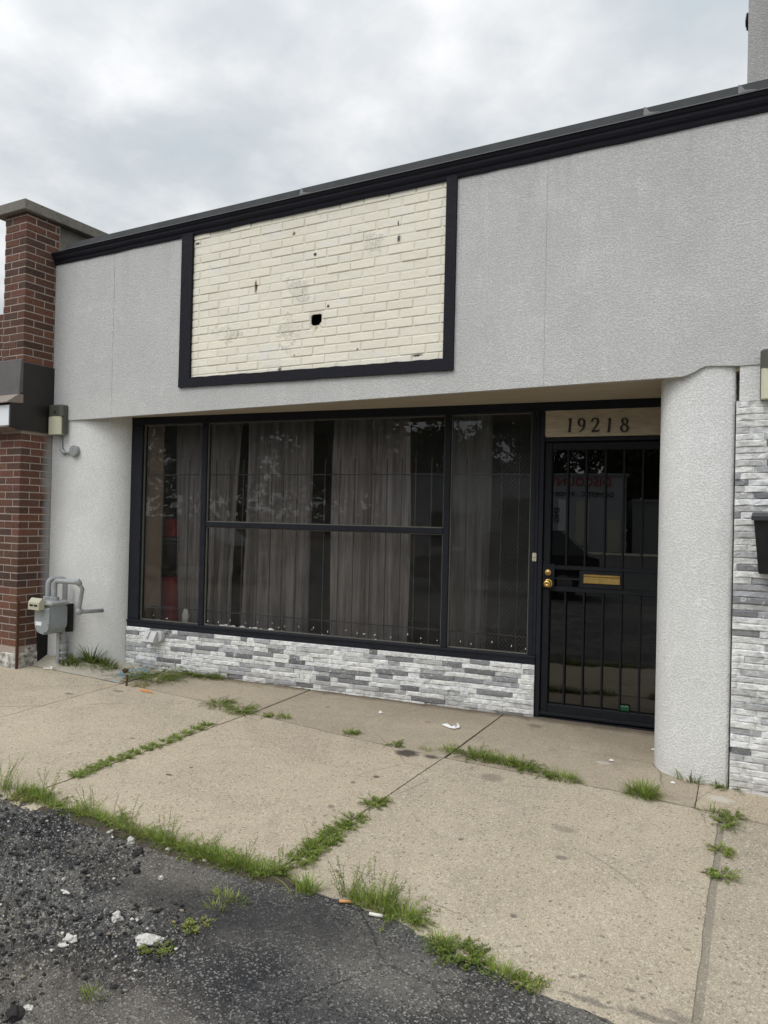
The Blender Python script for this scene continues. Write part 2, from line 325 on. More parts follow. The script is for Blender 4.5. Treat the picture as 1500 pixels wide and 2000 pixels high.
for (px, py, r, sq) in [(480, 1790, .34, (1.5, .6, 9)), (640, 1800, .3, (1.2, .5, 9)), (330, 1760, .3, (1.4, .4, 9)), (560, 1960, .4, (1, .5, 9)), (1290, 1998, .12, (2, .5, 9))]:
    c = q.mix(q.math('MULTIPLY', q.spot(G(px, py), r, .8, .3, sq), .55), c, (.020, .021, .025))
h = q.math('ADD', q.vor(150), q.math('ADD', q.math('MULTIPLY', q.vor(270), .6), q.noise(300, 2)))
M['asphalt'] = q.out(c, q.mapr(q.noise(20, 3), .3, .7, .75, .95), q.bump(h, .006), spec=.3)
M['road'] = simple('road_asphalt', (.055, .055, .056), .9, 0, .25, 2)
M['earth'] = simple('dry_earth', (.12, .10, .075), .95, 0, .3, 1)

def leafmat(name, dry=0.0):
    q = N(name); t = q.tint(); c = q.mix(q.noise(30, 2), q.mix(.2, t, (.02, .03, .008)), t)
    b = q.n('ShaderNodeBsdfPrincipled', {'Base Color': c, 'Roughness': .55, 'Specular IOR Level': .35}); tl = q.n('ShaderNodeBsdfTranslucent', {0: c})
    m = q.n('ShaderNodeMixShader', {0: .3, 1: b.outputs[0], 2: tl.outputs[0]}); o = q.n('ShaderNodeOutputMaterial'); q.t.links.new(m.outputs[0], o.inputs[0]); return q.m
M['grass'] = leafmat('grass_blades'); M['leaf'] = leafmat('tree_leaves')
M['bark'] = simple('grey_bark', (.09, .075, .06), .9, 0, .3, 8)
M['shopwhite'] = simple('white_block_paint', (.44, .45, .47), .8, 0, .05, 3)
M['shopgrey'] = simple('grey_shed_metal', (.30, .31, .32), .6, 0, .08, 3)
M['shopred'] = simple('red_sign_paint', (.45, .03, .03), .6)
M['shopdark'] = simple('dark_doorway', (.02, .022, .025), .6)
M['shopcream'] = simple('cream_roller_door', (.60, .60, .50), .7)
M['carpaint'] = simple('dark_car_paint', (.012, .013, .016), .18, .0, .1, 2, spec=.7)
M['tyre'] = simple('tyre_rubber', (.015, .015, .015), .8); M['rim'] = simple('alloy_rim', (.45, .45, .46), .3, .8)
M['carglass'] = simple('car_glass', (.01, .012, .014), .05, 0, .1, 2, spec=.8)
M['headlight'] = simple('headlight_plastic', (.6, .6, .6), .15)
M['cloth'] = simple('dark_clothing', (.02, .02, .025), .9); M['skin'] = simple('skin', (.35, .2, .14), .6); M['hair'] = simple('dark_hair', (.012, .01, .008), .7)

# ------------------------------------------------------------------ mesh builder
class MB:
    def __init__(s): s.v = []; s.f = []; s.c = []; s.m = []; s.cc = (1, 1, 1); s.mi = 0; s.sm = []; s.smooth = False
    def add(s, vs, fs):
        b = len(s.v); s.v += [Vector(x) for x in vs]
        for f in fs: s.f.append([b + i for i in f]); s.c.append(s.cc); s.m.append(s.mi); s.sm.append(s.smooth)
        return s
    def box(s, x0, x1, y0, y1, z0, z1, fn=None, cham=0.0):
        if x1 < x0: x0, x1 = x1, x0
        if y1 < y0: y0, y1 = y1, y0
        if z1 < z0: z0, z1 = z1, z0
        fn = fn or (lambda a, b, c: (a, b, c))
        e = min(cham, (x1 - x0) * .4, (y1 - y0) * .4, (z1 - z0) * .4)
        if e <= 0:
            vs = [fn(x, y, z) for z in (z0, z1) for y in (y0, y1) for x in (x0, x1)]
            return s.add(vs, [(0, 2, 3, 1), (4, 5, 7, 6), (0, 1, 5, 4), (2, 6, 7, 3), (0, 4, 6, 2), (1, 3, 7, 5)])
        # chamfered box: 24 verts
        vs = []; idx = {}
        for ix, (xa, xs) in enumerate(((x0, 1), (x1, -1))):
            for iy, (ya, ys) in enumerate(((y0, 1), (y1, -1))):
                for iz, (za, zs) in enumerate(((z0, 1), (z1, -1))):
                    for ax in range(3):
                        p = [xa + xs * e, ya + ys * e, za + zs * e]; p[ax] = (xa, ya, za)[ax]
                        idx[ix, iy, iz, ax] = len(vs); vs.append(fn(*p))
        F = []
        for ax in range(3):
            for sd in (0, 1):
                o = [(0, 0), (1, 0), (1, 1), (0, 1)]; q4 = []
                for a, b in o:
                    k = [0, 0, 0]; k[ax] = sd; k[(ax + 1) % 3] = a; k[(ax + 2) % 3] = b; q4.append(idx[(*k, ax)])
                F.append(q4 if sd else q4[::-1])
        for ax in range(3):          # edges along axis ax
            b1, b2 = (ax + 1) % 3, (ax + 2) % 3
            for a in (0, 1):
                for b in (0, 1):
                    k0 = [0, 0, 0]; k0[b1] = a; k0[b2] = b; k1 = list(k0); k1[ax] = 1
                    F.append([idx[(*k0, b1)], idx[(*k1, b1)], idx[(*k1, b2)], idx[(*k0, b2)]])
        for kx in (0, 1):
            for ky in (0, 1):
                for kz in (0, 1): F.append([idx[kx, ky, kz, a] for a in range(3)])
        return s.add(vs, F)
    def prism(s, poly, a, b, fn):          # polygon (p,q) extruded from a to b; fn(p,q,depth)
        n = len(poly); vs = [fn(p, q, a) for p, q in poly] + [fn(p, q, b) for p, q in poly]
        return s.add(vs, [list(range(n))[::-1], [n + i for i in range(n)]] + [(i, (i + 1) % n, n + (i + 1) % n, n + i) for i in range(n)])
    def tube(s, pts, r, n=10, cap=True):
        pts = [Vector(p) for p in pts]; rs = r if isinstance(r, (list, tuple)) else [r] * len(pts); b = len(s.v); vs = []; fs = []
        up = None
        for i, p in enumerate(pts):
            d = (pts[min(i + 1, len(pts) - 1)] - pts[max(i - 1, 0)]).normalized()
            if up is None:
                up = Vector((0, 0, 1)) if abs(d.z) < .9 else Vector((1, 0, 0))
            a = d.cross(up)
            if a.length < 1e-4: a = d.orthogonal()
            a.normalize(); c = a.cross(d).normalized(); up = c
            for k in range(n):
                t = 2 * math.pi * k / n; vs.append(p + (a * math.cos(t) + c * math.sin(t)) * rs[i])
        for i in range(len(pts) - 1):
            for k in range(n): fs.append((i * n + k, i * n + (k + 1) % n, (i + 1) * n + (k + 1) % n, (i + 1) * n + k))
        if cap: fs += [list(range(n))[::-1], [(len(pts) - 1) * n + k for k in range(n)]]
        return s.add(vs, fs)
    def lathe(s, prof, o, ax, n=20):       # profile (radius, distance along axis)
        o = Vector(o); ax = Vector(ax).normalized(); a = ax.orthogonal().normalized(); c = ax.cross(a); vs = []; fs = []
        for r, h in prof:
            for k in range(n):
                t = 2 * math.pi * k / n; vs.append(o + ax * h + (a * math.cos(t) + c * math.sin(t)) * max(r, 1e-4))
        for i in range(len(prof) - 1):
            for k in range(n): fs.append((i * n + k, i * n + (k + 1) % n, (i + 1) * n + (k + 1) % n, (i + 1) * n + k))
        fs += [list(range(n))[::-1], [(len(prof) - 1) * n + k for k in range(n)]]
        return s.add(vs, fs)
    def build(s, name, mats, parent=None, at=None):
        if not isinstance(mats, (list, tuple)): mats = [mats]
        if parent is not None: org = Vector(parent['_org'])
        else: org = Vector(at) if at is not None else Vector((0, 0, 0))
        me = bpy.data.meshes.new(name); me.from_pydata([tuple(v - org) for v in s.v], [], s.f)
        for m in mats: me.materials.append(m)
        me.polygons.foreach_set('material_index', s.m); me.polygons.foreach_set('use_smooth', s.sm)
        a = me.attributes.new('tint', 'FLOAT_COLOR', 'FACE'); flat = []
        for c in s.c: flat += [c[0], c[1], c[2], 1]
        a.data.foreach_set('color', flat); me.update()
        o = bpy.data.objects.new(name, me); COL.objects.link(o)
        if parent is not None: o.parent = parent; ORG[o.name] = org
        else: o.location = org; ORG[o.name] = org
        o['_org'] = tuple(org)
        return o
ORG = {}
def tag(o, label=None, cat=None, group=None, kind=None):
    for k, v in (('label', label), ('category', cat), ('group', group), ('kind', kind)):
        if v: o[k] = v
    return o
def thing(name, label, cat, at, group=None):
    o = bpy.data.objects.new(name, None); COL.objects.link(o); o.location = at; o.empty_display_size = .1; o['_org'] = tuple(at)
    return tag(o, label, cat, group)
def copy_tree(o, parent=None):
    c = o.copy(); COL.objects.link(c)
    if parent is not None: c.parent = parent
    for ch in list(o.children): copy_tree(ch, c)
    return c
rnd = random.uniform
def lerp(a, b, t): return a + (b - a) * t

# ------------------------------------------------------------------ left brick building
XR = -6.279
PY0 = 4.405
bb = thing('brick_building', 'red brown brick building with a limestone coped pier and brown metal sign band', 'building', (-7.5, 5.2, 0))
def bcol():
    b = random.choice([(.168, .080, .052), (.140, .072, .050), (.118, .066, .048), (.185, .085, .055), (.098, .058, .046), (.150, .080, .056), (.170, .075, .055)])
    k = rnd(.75, 1.12); return tuple(x * k for x in b)
CH = .0677; PH = .0685
def pier_courses(z0, z1, k0):
    z = z0; k = k0
    while z < z1 - .02:
        zt = min(z + .0580, z1)
        if k % 2:   # corner brick along Y
            segs = [(XR - .098, XR, PY0, PY0 + .205), (XR - .30, XR - .108, PY0, PY0 + .1), (XR - .098, XR, PY0 + .215, 4.76)]
        else:
            segs = [(XR - .205, XR, PY0, PY0 + .098), (XR - .313, XR - .215, PY0, PY0 + .1), (XR - .098, XR, PY0 + .108, PY0 + .31), (XR - .098, XR, PY0 + .32, 4.76)]
        for (a, b, c, d) in segs:
            pier.cc = bcol(); j = rnd(-.0015, .0015)
            pier.box(a, b + j, c + rnd(-.0015, .0015), d, z, zt, cham=.0025)
        z += PH; k += 1
pier = MB(); pier_courses(.20, 2.20, 0); pier_lo = pier
pier = MB(); pier_courses(2.845, 4.238, 1)
mcore = MB(); mcore.box(XR - .31, XR - .0035, PY0 + .0035, 4.765, .02, 4.236)
pr = pier_lo.build('brick_pier', M['brick'], bb); pier.build('brick_pier', M['brick'], bb); mcore.build('mortar', M['mortar'], pr)
# recessed front wall to the left of the pier
wl = MB(); k = 0; z = .2
while z < 3.30:
    x = XR - .315 - (0 if k % 2 else .1)
    while x > -9.2:
        wl.cc = bcol(); wl.box(max(x - .203, -9.2), min(x, XR - .318), 4.46, 4.56, z, z + .0580, cham=.0025); x -= .213
    if k % 2 == 0: wl.cc = bcol(); wl.box(XR - .405, XR - .318, 4.46, 4.56, z, z + .0580, cham=.0025)
    z += PH; k += 1
w2 = wl.build('brick_wall', M['brick'], bb)
mm = MB(); mm.box(-9.2, XR - .31, 4.4635, 4.6, .02, 3.32); mm.build('mortar', M['mortar'], w2)
cp = MB(); cp.box(XR - .42, XR + .045, 4.35, 9.5, 4.238, 4.335, cham=.006); cp.build('limestone_coping', M['lime'], bb)
pp = MB(); pp.box(XR - .34, XR - .045, 4.772, 9.4, 0.0, 4.237); pp.build('parapet_wall', M['lime'], bb)
bd = MB(); bd.cc = (.15, .075, .052); bd.box(-12, XR - .36, 4.61, 12, -.1, 3.25); bd.build('rear_wall', M['brick'], bb)
fd = MB(); fd.box(XR - .30, XR + .006, PY0 - .012, 4.76, -.05, .135, cham=.01); fd.box(-9.2, XR - .302, 4.445, 4.6, -.05, .195, cham=.01)
fd.box(XR - .2, XR + .004, PY0 + .1, PY0 + .2, .136, .19); fd.build('foundation', M['found'], bb)
br = MB(); br.box(XR + .007, XR + .022, PY0 - .004, PY0 + .02, -.02, .62); br.build('rusted_strip', M['rust'], bb)
gap_shade = MB(); gap_shade.box(XR - .1, XR + .008, PY0 + .225, 4.74, -.04, .30); gap_shade.build('brick_gap_shade', M['dark'], bb)  # solid black block stands in for the shade inside the broken bricks
# brown metal band
zb0, zb1 = 2.205, 2.835
sb = MB(); sb.prism([(PY0 - .004, zb1), (PY0 - .004, 2.56), (PY0 - .125, 2.475), (PY0 - .125, 2.225), (PY0 - .05, zb0), (4.735, zb0), (4.735, zb1)], XR - .0, XR + .020, lambda p, q_, d: (d, p, q_)); sb.build('metal_side_panel', M['brown'], bb)
aw = MB()
aw.prism([(PY0 - .006, 2.87), (PY0 - .03, 2.855), (PY0 - .045, 2.535), (PY0 - .006, 2.535)], -9.2, XR + .019, lambda p, q, d: (d, p, q)); aw.build('awning_panel', M['awn'], bb)
lp = MB(); lp.prism([(PY0 - .006, 2.532), (PY0 - .05, 2.532), (PY0 - .165, 2.448), (PY0 - .165, 2.440), (PY0 - .006, 2.455)], -9.2, XR + .026, lambda p, q, d: (d, p, q)); lp.build('drip_edge', M['lip'], bb)
wb = MB(); wb.box(-9.2, XR - .002, PY0 - .128, PY0 - .09, 2.235, 2.425, cham=.004); wb.build('white_board', M['whiteboard'], bb)
l2 = MB(); l2.prism([(PY0 - .005, 2.232), (PY0 - .145, 2.232), (PY0 - .145, 2.222), (PY0 - .005, 2.20)], -9.2, XR - .003, lambda p, q, d: (d, p, q)); l2.build('lower_drip_edge', M['lip'], bb)

# ------------------------------------------------------------------ storefront
sf = thing('storefront_building', 'low grey stucco storefront with black trim, cream brick sign panel and barred door', 'building', (-3.2, 6.5, 0))
XL = XR
ZC = 3.832; ZL = 2.343
fx = lambda v: v * .975 * S
fo_l, fo_r, fi_l, fi_r = -4.630, -2.077, -4.507, -2.155
fa = MB()
BK = YF + .035
FP = lambda x, z, d: (x, d, z)
J1X, J2X = -5.466, -1.440
zb = lambda x: 2.325 + (2.352 - 2.325) * (x + 6.279) / 5.7     # bottom edge is not quite level
fa.prism([(XL, zb(XL)), (J1X - .002, zb(J1X)), (J1X - .002, 3.93), (XL, 3.93)], YF, BK, FP)
fa.prism([(J1X + .002, zb(J1X)), (fi_l, zb(fi_l)), (fi_l, 3.93), (J1X + .002, 3.93)], YF, BK, FP)
fa.prism([(fi_l, zb(fi_l)), (fi_r, zb(fi_r)), (fi_r, 2.57), (fi_l, 2.59)], YF, BK, FP)
fa.prism([(fi_r, zb(fi_r)), (J2X - .002, zb(J2X)), (J2X - .002, 3.93), (fi_r, 3.93)], YF, BK, FP)
cur = [(J2X + .002, zb(J2X)), (-.66, 2.350), (-.60, 2.352), (-.565, 2.358), (-.53, 2.372), (-.50, 2.39), (-.47, 2.401), (-.44, 2.405), (-.28, 2.392), (4.0, 2.392)]
cur = [(x, z + (rnd(-.002, .002) if 0 < i < 8 else 0)) for i, (x, z) in enumerate(cur)]
fa.prism(cur + [(4.0, 3.93), (J2X + .002, 3.93)], YF, BK, FP)
for jx in (J1X, J2X): fa.box(jx - .0019, jx + .0019, YF + .0025, BK, zb(jx) + .001, 3.93)
fa.build('stucco_fascia', M['stucco'], sf)
bk = MB(); bk.box(XL, fi_l, BK + .001, BK + .16, 2.50, 3.9); bk.box(fi_r, 4, BK + .001, BK + .16, 2.50, 3.9); bk.box(fi_l, fi_r, BK + .06, BK + .16, 2.50, 3.9)
bk.box(fi_l, fi_r, BK + .001, BK + .059, 2.50, 2.55)
bk.build('fascia_backing', M['dark'], sf)

# cream painted brick panel
cb = MB(); hx0, hx1, hz0, hz1 = onY(606, 624, YF).x, onY(627, 624, YF).x, onY(616, 635, YF).z, onY(616, 613, YF).z
z = 2.575; k = 0
Y0 = YF + .004
def cbrick(x0, x1, z0, z1):
    j = rnd(-.0025, .0025)
    k_ = rnd(.95, 1.02); cb.cc = (k_, k_, k_ * rnd(.98, 1.0)); cb.box(x0, x1, Y0 + j, Y0 + .018, z0, z1, cham=.0035)
while z < 3.86:
    x = fi_l - .03 - (.106 if k % 2 else 0); z0, z1 = z, z + .0595
    half = (k == 8)
    while x < fi_r + .01:
        w = .098 if (half and x < -3.5) else .204
        a, b = x + rnd(-.003, .003), x + w + rnd(-.003, .003)
        a, b = max(a, fi_l - .012), min(b, fi_r + .012)
        if b - a > .02:
            if z1 > hz0 and z0 < hz1 and b > hx0 and a < hx1:
                if hx0 - a > .015: cbrick(a, hx0 - rnd(0, .012), z0, z1)
                if b - hx1 > .015: cbrick(hx1 + rnd(0, .012), b, z0, z1)
            else: cbrick(a, b, z0, z1)
        x += w + .0095
    z += CH; k += 1
YM = Y0 + .0045; cb.cc = (.90, .89, .87)
cb.box(fi_l - .012, hx0, YM, YM + .012, 2.56, 3.9); cb.box(hx1, fi_r + .012, YM, YM + .012, 2.56, 3.9)
cb.box(hx0, hx1, YM, YM + .012, 2.56, hz0); cb.box(hx0, hx1, YM, YM + .012, hz1, 3.9)
for (cx_, cz_, sx_, sz_) in ((hx0, hz0, 1, 1), (hx1, hz0, -1, 1), (hx1, hz1, -1, -1), (hx0, hz1, 1, -1)):
    e1_, e2_ = rnd(.012, .028), rnd(.012, .028); tri = [(cx_ - sx_ * .004, cz_ - sz_ * .004), (cx_ + sx_ * e1_, cz_ - sz_ * .004), (cx_ + sx_ * e1_ * .45, cz_ + sz_ * e2_ * .5), (cx_ - sx_ * .004, cz_ + sz_ * e2_)]
    cb.prism(tri, YM - .0015, YM + .0115, FP)
cb.build('cream_brick_panel', M['cream'], sf)
# black frame round the panel: rough hand-brushed edges
fr = MB()
def ragged(a, b, n, amp):
    return [(lerp(a[0], b[0], i / n) + (rnd(-amp, amp) if 0 < i < n else 0), lerp(a[1], b[1], i / n) + (rnd(-amp, amp) if 0 < i < n else 0)) for i in range(n + 1)]
zlb, zrb = 2.543, 2.500; zli, zri = 2.622, 2.585
fr.prism(ragged((fo_l, zlb), (fo_r, zrb), 30, .002) + ragged((fo_r, zri), (fo_l, zli), 40, .003), YF - .022, YF + .05, FP)
fr.prism(ragged((fo_l, zli + .001), (fi_l, zli + .001), 2, 0) + ragged((fi_l, 3.86), (fo_l, 3.86), 2, 0), YF - .020, YF + .05, FP)
fr.prism(ragged((fi_r, zri + .001), (fo_r, zri + .001), 2, 0) + ragged((fo_r, 3.86), (fi_r, 3.86), 2, 0), YF - .020, YF + .05, FP)
fr.build('sign_frame', M['navy'], sf)
# cornice: moulded profile with a slightly wavy lower edge
co = MB(); co.smooth = False
prof = [(.03, 3.832), (-.012, 3.832), (-.018, 3.846), (-.020, 3.862), (-.034, 3.872), (-.042, 3.888), (-.043, 3.905), (-.052, 3.912), (-.058, 3.925), (-.058, 3.935), (.03, 3.935)]
nst = 90; xs = [XL - .075 + (4.05 - XL) * (i / nst) for i in range(nst + 1)]
vs = []; fs = []; m = len(prof)
for x in xs:
    w = .004 * mn.noise(Vector((x * 3, 0, 0))) + .003 * mn.noise(Vector((x * 11, 5, 0)))
    for i, (y, z) in enumerate(prof): vs.append((x, YF + y + w * .5, z + (w if z < 3.88 else w * .4)))
for i in range(nst):
    for j in range(m): fs.append((i * m + j, i * m + (j + 1) % m, (i + 1) * m + (j + 1) % m, (i + 1) * m + j))
fs += [list(range(m)), [nst * m + j for j in range(m)][::-1]]
co.add(vs, fs); co.build('cornice', M['navy'], sf)
# roof edge metal
rf = MB(); x0f = onY(138, 480, YF).x
seams = [onY(595, 385, YF).x, onY(1262, 225, YF).x, onY(1445, 182, YF).x, onY(1445, 182, YF).x + 3.0]
ed = [x0f] + seams + [4.0]
for i in range(len(ed) - 1):
    a, b = ed[i], ed[i + 1]; dz = .002 * (i % 2)
    rf.prism([(YF - .064, 3.932), (YF - .062, 3.939), (YF - .040, 3.999 + dz), (YF + .4, 4.0 + dz), (YF + .4, 3.94), (YF - .05, 3.936)], a + .002, b - .002, lambda p, q, d: (d, p, q))
rfo = rf.build('roof_edge_flashing', M['flash'], sf)
lipm = MB(); lipm.box(x0f, 4, YF - .067, YF - .0645, 3.9325, 3.9375); lipm.build('drip_edge', M['seam'], rfo)
for sx_ in seams[:3]:
    sm_ = MB(); sm_.add([(sx_ - .004, YF - .066, 3.940), (sx_ + .10, YF - .0665, 3.940), (sx_ + .03, YF - .062, 3.957), (sx_ + .006, YF - .045, 4.0), (sx_ - .006, YF - .043, 4.004),
                         (sx_ - .004, YF - .06, 3.936), (sx_ + .10, YF - .06, 3.936), (sx_ + .03, YF - .05, 3.95), (sx_ + .006, YF - .03, 3.99), (sx_ - .006, YF - .03, 3.99)],
                        [(0, 1, 2), (0, 2, 3, 4), (5, 7, 6), (5, 9, 8, 7), (0, 5, 6, 1), (1, 6, 7, 2), (2, 7, 8, 3), (3, 8, 9, 4), (4, 9, 5, 0)])
    sm_.build('seam_cover', M['seam'], rfo)
rs = MB(); rs.box(XL + .02, 4, YF + .36, 12, 3.80, 3.93); rs.box(XL + .03, XL + .1, 5.1, 12, -.1, 3.8); rs.box(XL + .1, 4, 11.9, 12, -.1, 3.8); rs.build('roof', M['flash'], sf)

# soffit
so = MB(); zs = 2.367
so.prism([(XL + .02, BK - .002), (-.2, BK - .002), (-.2, WA + WB * -.2 + .06), (XL + .02, WA + WB * XL + .06)], zs, zs + .03, lambda p, q, d: (p, q, d)); so.build('soffit', M['soffit'], sf)

# rounded stucco columns
def column(poly, zt):
    m = MB(); m.smooth = True; n = len(poly); nz = 24; vs = []; fs = []
    for i in range(nz + 1):
        t = i / nz
        for j, (x, y) in enumerate(poly):
            z0 = gz(x, y) - .04; z = lerp(z0, zt, t); w = .003 * mn.noise(Vector((x * 3, y * 3, z * 2.5)))
            vs.append((x, y - w, z))
    for i in range(nz):
        for j in range(n - 1): fs.append((i * n + j, i * n + j + 1, (i + 1) * n + j + 1, (i + 1) * n + j))
    m.add(vs, fs); return m
lc = [(XL, 4.742), (-6.15, 4.742), (-6.02, 4.743)]
for i in range(1, 15):
    a = math.pi / 2 * i / 14; lc.append((-6.02 + .495 * math.sin(a), 5.07 - .327 * math.cos(a)))
lc += [(-5.524, 5.3), (XL, 5.3)]
o = column(lc, 2.5).build('stucco_column', M['column'], sf); tag(o, 'rounded stucco column beside the gas meter')
gp = [G(*q) for q in [(1278, 1485), (1284, 1497), (1300, 1509), (1330, 1521), (1375, 1531), (1418, 1534)]]
rc = [(-.735, 5.62), (-.748, 5.2)]
pl = [(-.750, 5.02), (-.742, 4.93), (-.715, 4.86), (-.675, 4.81), (-.62, 4.775), (-.55, 4.755), (-.46, 4.745), (-.38, 4.745), (-.33, 4.752), (-.309, 4.76)]
rc += pl + [(-.305, 5.4)]
o = column(rc, 2.55).build('stucco_column', M['column'], sf); tag(o, 'rounded pale stucco column beside the barred door')

# ledger stone
def ledger(mb, u0, u1, z0f, z1, P, hrow=.0375):
    z = z1; row = 0
    while z > z0f - .02:
        u = u0 - rnd(0, .12) if row % 2 else u0
        h = hrow - .0012
        while u < u1:
            w = random.choice([.07, .1, .13, .16, .2, .24, .28]); a, b = max(u, u0), min(u + w, u1)
            r = random.random(); g = rnd(.74, .90) if r < .56 else (rnd(.40, .64) if r < .83 else rnd(.14, .30))
            mb.cc = (g, g, g * rnd(1.0, 1.04)) if g < .5 else (g, g, g * rnd(.95, 1.0))
            if b - a > .012:
                n = max(2, int((b - a) / .035)); d0 = rnd(.013, .024); vs = []; fs = []
                for i in range(n + 1):
                    for j in range(4):
                        e = (i in (0, n)) or (j in (0, 3))
                        vs.append(P(lerp(a, b - .001, i / n), d0 + (rnd(-.005, -.003) if e else rnd(-.001, .0035)), z - h + h * (0, .16, .84, 1)[j]))
                for i in range(n):
                    for j in range(3): fs.append((i * 4 + j, (i + 1) * 4 + j, (i + 1) * 4 + j + 1, i * 4 + j + 1))
                bnd = [i * 4 for i in range(n + 1)] + [n * 4 + j for j in (1, 2, 3)] + [i * 4 + 3 for i in range(n - 1, -1, -1)] + [2, 1]
                base = len(vs)
                for i in bnd:
                    t = (i // 4) / n; vs.append(P(lerp(a, b - .001, t), -.004, z - h + h * (0, .16, .84, 1)[i % 4]))
                L = len(bnd)
                for k in range(L): fs.append((bnd[k], base + k, base + (k + 1) % L, bnd[(k + 1) % L]))
                mb.add(vs, fs)
            u += w
        z -= hrow; row += 1
u0s, u1s = U(-1.139), U(-.3482)
st = MB(); ledger(st, u0s, u1s, -.03, .389, lambda u, v, z: W(u, v + .012, z)); s1 = st.build('stone_base', M['stone'], sf)
sg = MB(); sg.box(u0s, u1s - .004, -.15, .012, -.1, .385, W); sg.build('mortar', M['stonegap'], s1)
st = MB(); ledger(st, -.300, 1.6, -.12, 2.185, lambda u, v, z: (u, 4.752 - v, z)); s2 = st.build('stone_cladding', M['stone'], sf)
tag(s2, 'grey and white ledger stone wall behind the black mailbox')
sg = MB(); sg.box(-.298, 4, 4.751, 5.0, -.2, 2.187); sg.build('mortar', M['stonegap'], s2)
sx2 = MB(); sx2.box(-.285, 4, YF + .008, 5.0, 2.189, 2.46); sx2.box(-.300, 4, YF + .003, 4.9, 2.186, 2.1885); sx2.build('stucco_strip', M['column'], sf)

# window wall
wf = MB()
ZT, ZB, RT, RB, SB = 2.297, .457, 1.397, 1.352, .389
ul = U(-1.139); g0, g1, g2, g3, g4, g5 = U(-1.1142), U(-.9766), U(-.9656), U(-.502), U(-.4917), U(-.3606)
dl, dr = U(-.3395), U(-.152)
D = .07; c4 = .004
def wbox(mb, a, b, v0, v1, z0, z1, ch=c4): mb.box(a, b, v0, v1, z0, z1, W, ch)
wbox(wf, ul - .02, g0, -D, .012, ZB, ZT); wbox(wf, ul - .02, dr + .1, -D, .014, ZT + .001, 2.45); wbox(wf, ul - .005, U(-.3475), -D, .018, SB + .001, ZB - .001)
wbox(wf, g1, g2, -D, .002, ZB, ZT); wbox(wf, g3, g4, -D, .002, ZB, ZT); wbox(wf, g5, U(-.3475) , -D, .004, ZB, ZT)
wbox(wf, g2 + .0005, g3 - .0005, -D, .0, RB, RT); wbox(wf, U(-.3472), dl - .004, -D, .013, -.03, ZT)
wbox(wf, dl - .003, dr + .06, -D, .006, 2.070, 2.098); wbox(wf, dr + .004, dr + .06, -D, .013, -.03, 2.069)
wbox(wf, dl - .003, dr + .003, -D, .003, -.05, .010, 0)
wbox(wf, ul - .02, U(-.3475), .0185, .024, ZB - .020, ZB - .008, .001); wbox(wf, g5 + .03, g5 + .036, .0045, .009, ZB, ZT, 0)
wfo = wf.build('window_frame', M['black'], sf)
bd_ = MB()
for (a, b, z0, z1) in ((g0, g1, ZB, ZT), (g2, g3, RT, ZT), (g2, g3, ZB, RB), (g4, g5, ZB, ZT)):
    t = .009
    bd_.box(a + .0005, b - .0005, -.035, -.018, z1 - t, z1 - .0005, W); bd_.box(a + .0005, b - .0005, -.035, -.018, z0 + .0005, z0 + t, W)
    bd_.box(a + .0005, a + t, -.035, -.018, z0 + t + .0002, z1 - t - .0002, W); bd_.box(b - t, b - .0005, -.035, -.018, z0 + t + .0002, z1 - t - .0002, W)
bd_.build('glazing_bead', M['bead'], wfo)
for (a, b, z0, z1, lb) in ((g0, g1, ZB, ZT, 'narrow pane showing the tan inner wall'), (g2, g3, RT, ZT, 'upper wide pane'), (g2, g3, ZB, RB, 'lower wide pane with flaking white paint'), (g4, g5, ZB, ZT, 'pane backed by diamond wire mesh')):
    gm = MB(); n = 1
    gm.add([W(a, -.03, z0), W(b, -.03, z0), W(b, -.03, z1), W(a, -.03, z1)], [(0, 1, 2, 3)]); go = gm.build('window_pane', M['glass'], sf); go['label'] = lb
# paint flakes and drips along the bottom of the panes
for i in range(46):
    fl = MB(); u = lerp(g2, g3, random.random()) if i < 38 else lerp(g0, g1, random.random()); r = rnd(.003, .007); z = ZB + rnd(.0, .010) + (rnd(.02, .05) if i % 5 == 0 else 0)
    if i < 14: r *= 2.6; u = lerp(g2, g3, rnd(.08, .32)); z = ZB + .011
    n = 6; fl.prism([(u + r * rnd(.8, 2.6) * math.cos(t * 6.283 / n), z + r * rnd(.3, .8) * math.sin(t * 6.283 / n)) for t in range(n)], -.029, -.026, lambda p, q_, d: W(p, d, q_))
    fl.build('paint_flake', M['white'], wfo)
for i in range(22):
    fl = MB(); u = lerp(g2, g5, i / 21) + rnd(-.03, .03); z = ZB + rnd(.03, .07)
    fl.prism([(u - .0025, z), (u + .0025, z), (u + .002, z + rnd(.008, .02)), (u - .002, z + .009)], -.029, -.026, lambda p, q_, d: W(p, d, q_)); fl.build('paint_flake', M['white'], wfo)
# inner grille behind the glass
VG = -.17
def grille(a, b, us, lab):
    m = MB(); zt1, zb1 = 1.835, .565
    m.tube([W(a, VG, zt1), W(b, VG, zt1)], .005, 6); m.tube([W(a, VG, zb1), W(b, VG, zb1)], .005, 6)
    for u in us: m.tube([W(u, VG + .006, .42), W(u, VG + .006, 1.97)], .0046, 6)
    o = m.build('window_grille', M['iron'], sf); o['label'] = lab
ug = [uz(x, 1000, VG)[0] for x in (319, 369)]
grille(uz(296, 1000, VG)[0], uz(388, 1000, VG)[0], ug, 'short iron grille behind the narrow pane')
grille(uz(402, 1000, VG)[0], uz(862, 1000, VG)[0], [uz(x, 1000, VG)[0] for x in (422, 448, 475, 505, 530, 553, 580, 607, 634, 663, 692, 725, 755, 784, 811, 842)], 'long iron grille behind the wide panes')
grille(uz(880, 1000, VG)[0], uz(1034, 1000, VG)[0], [uz(x, 1000, VG)[0] for x in (911, 944, 979, 1013)], 'iron grille behind the mesh pane')
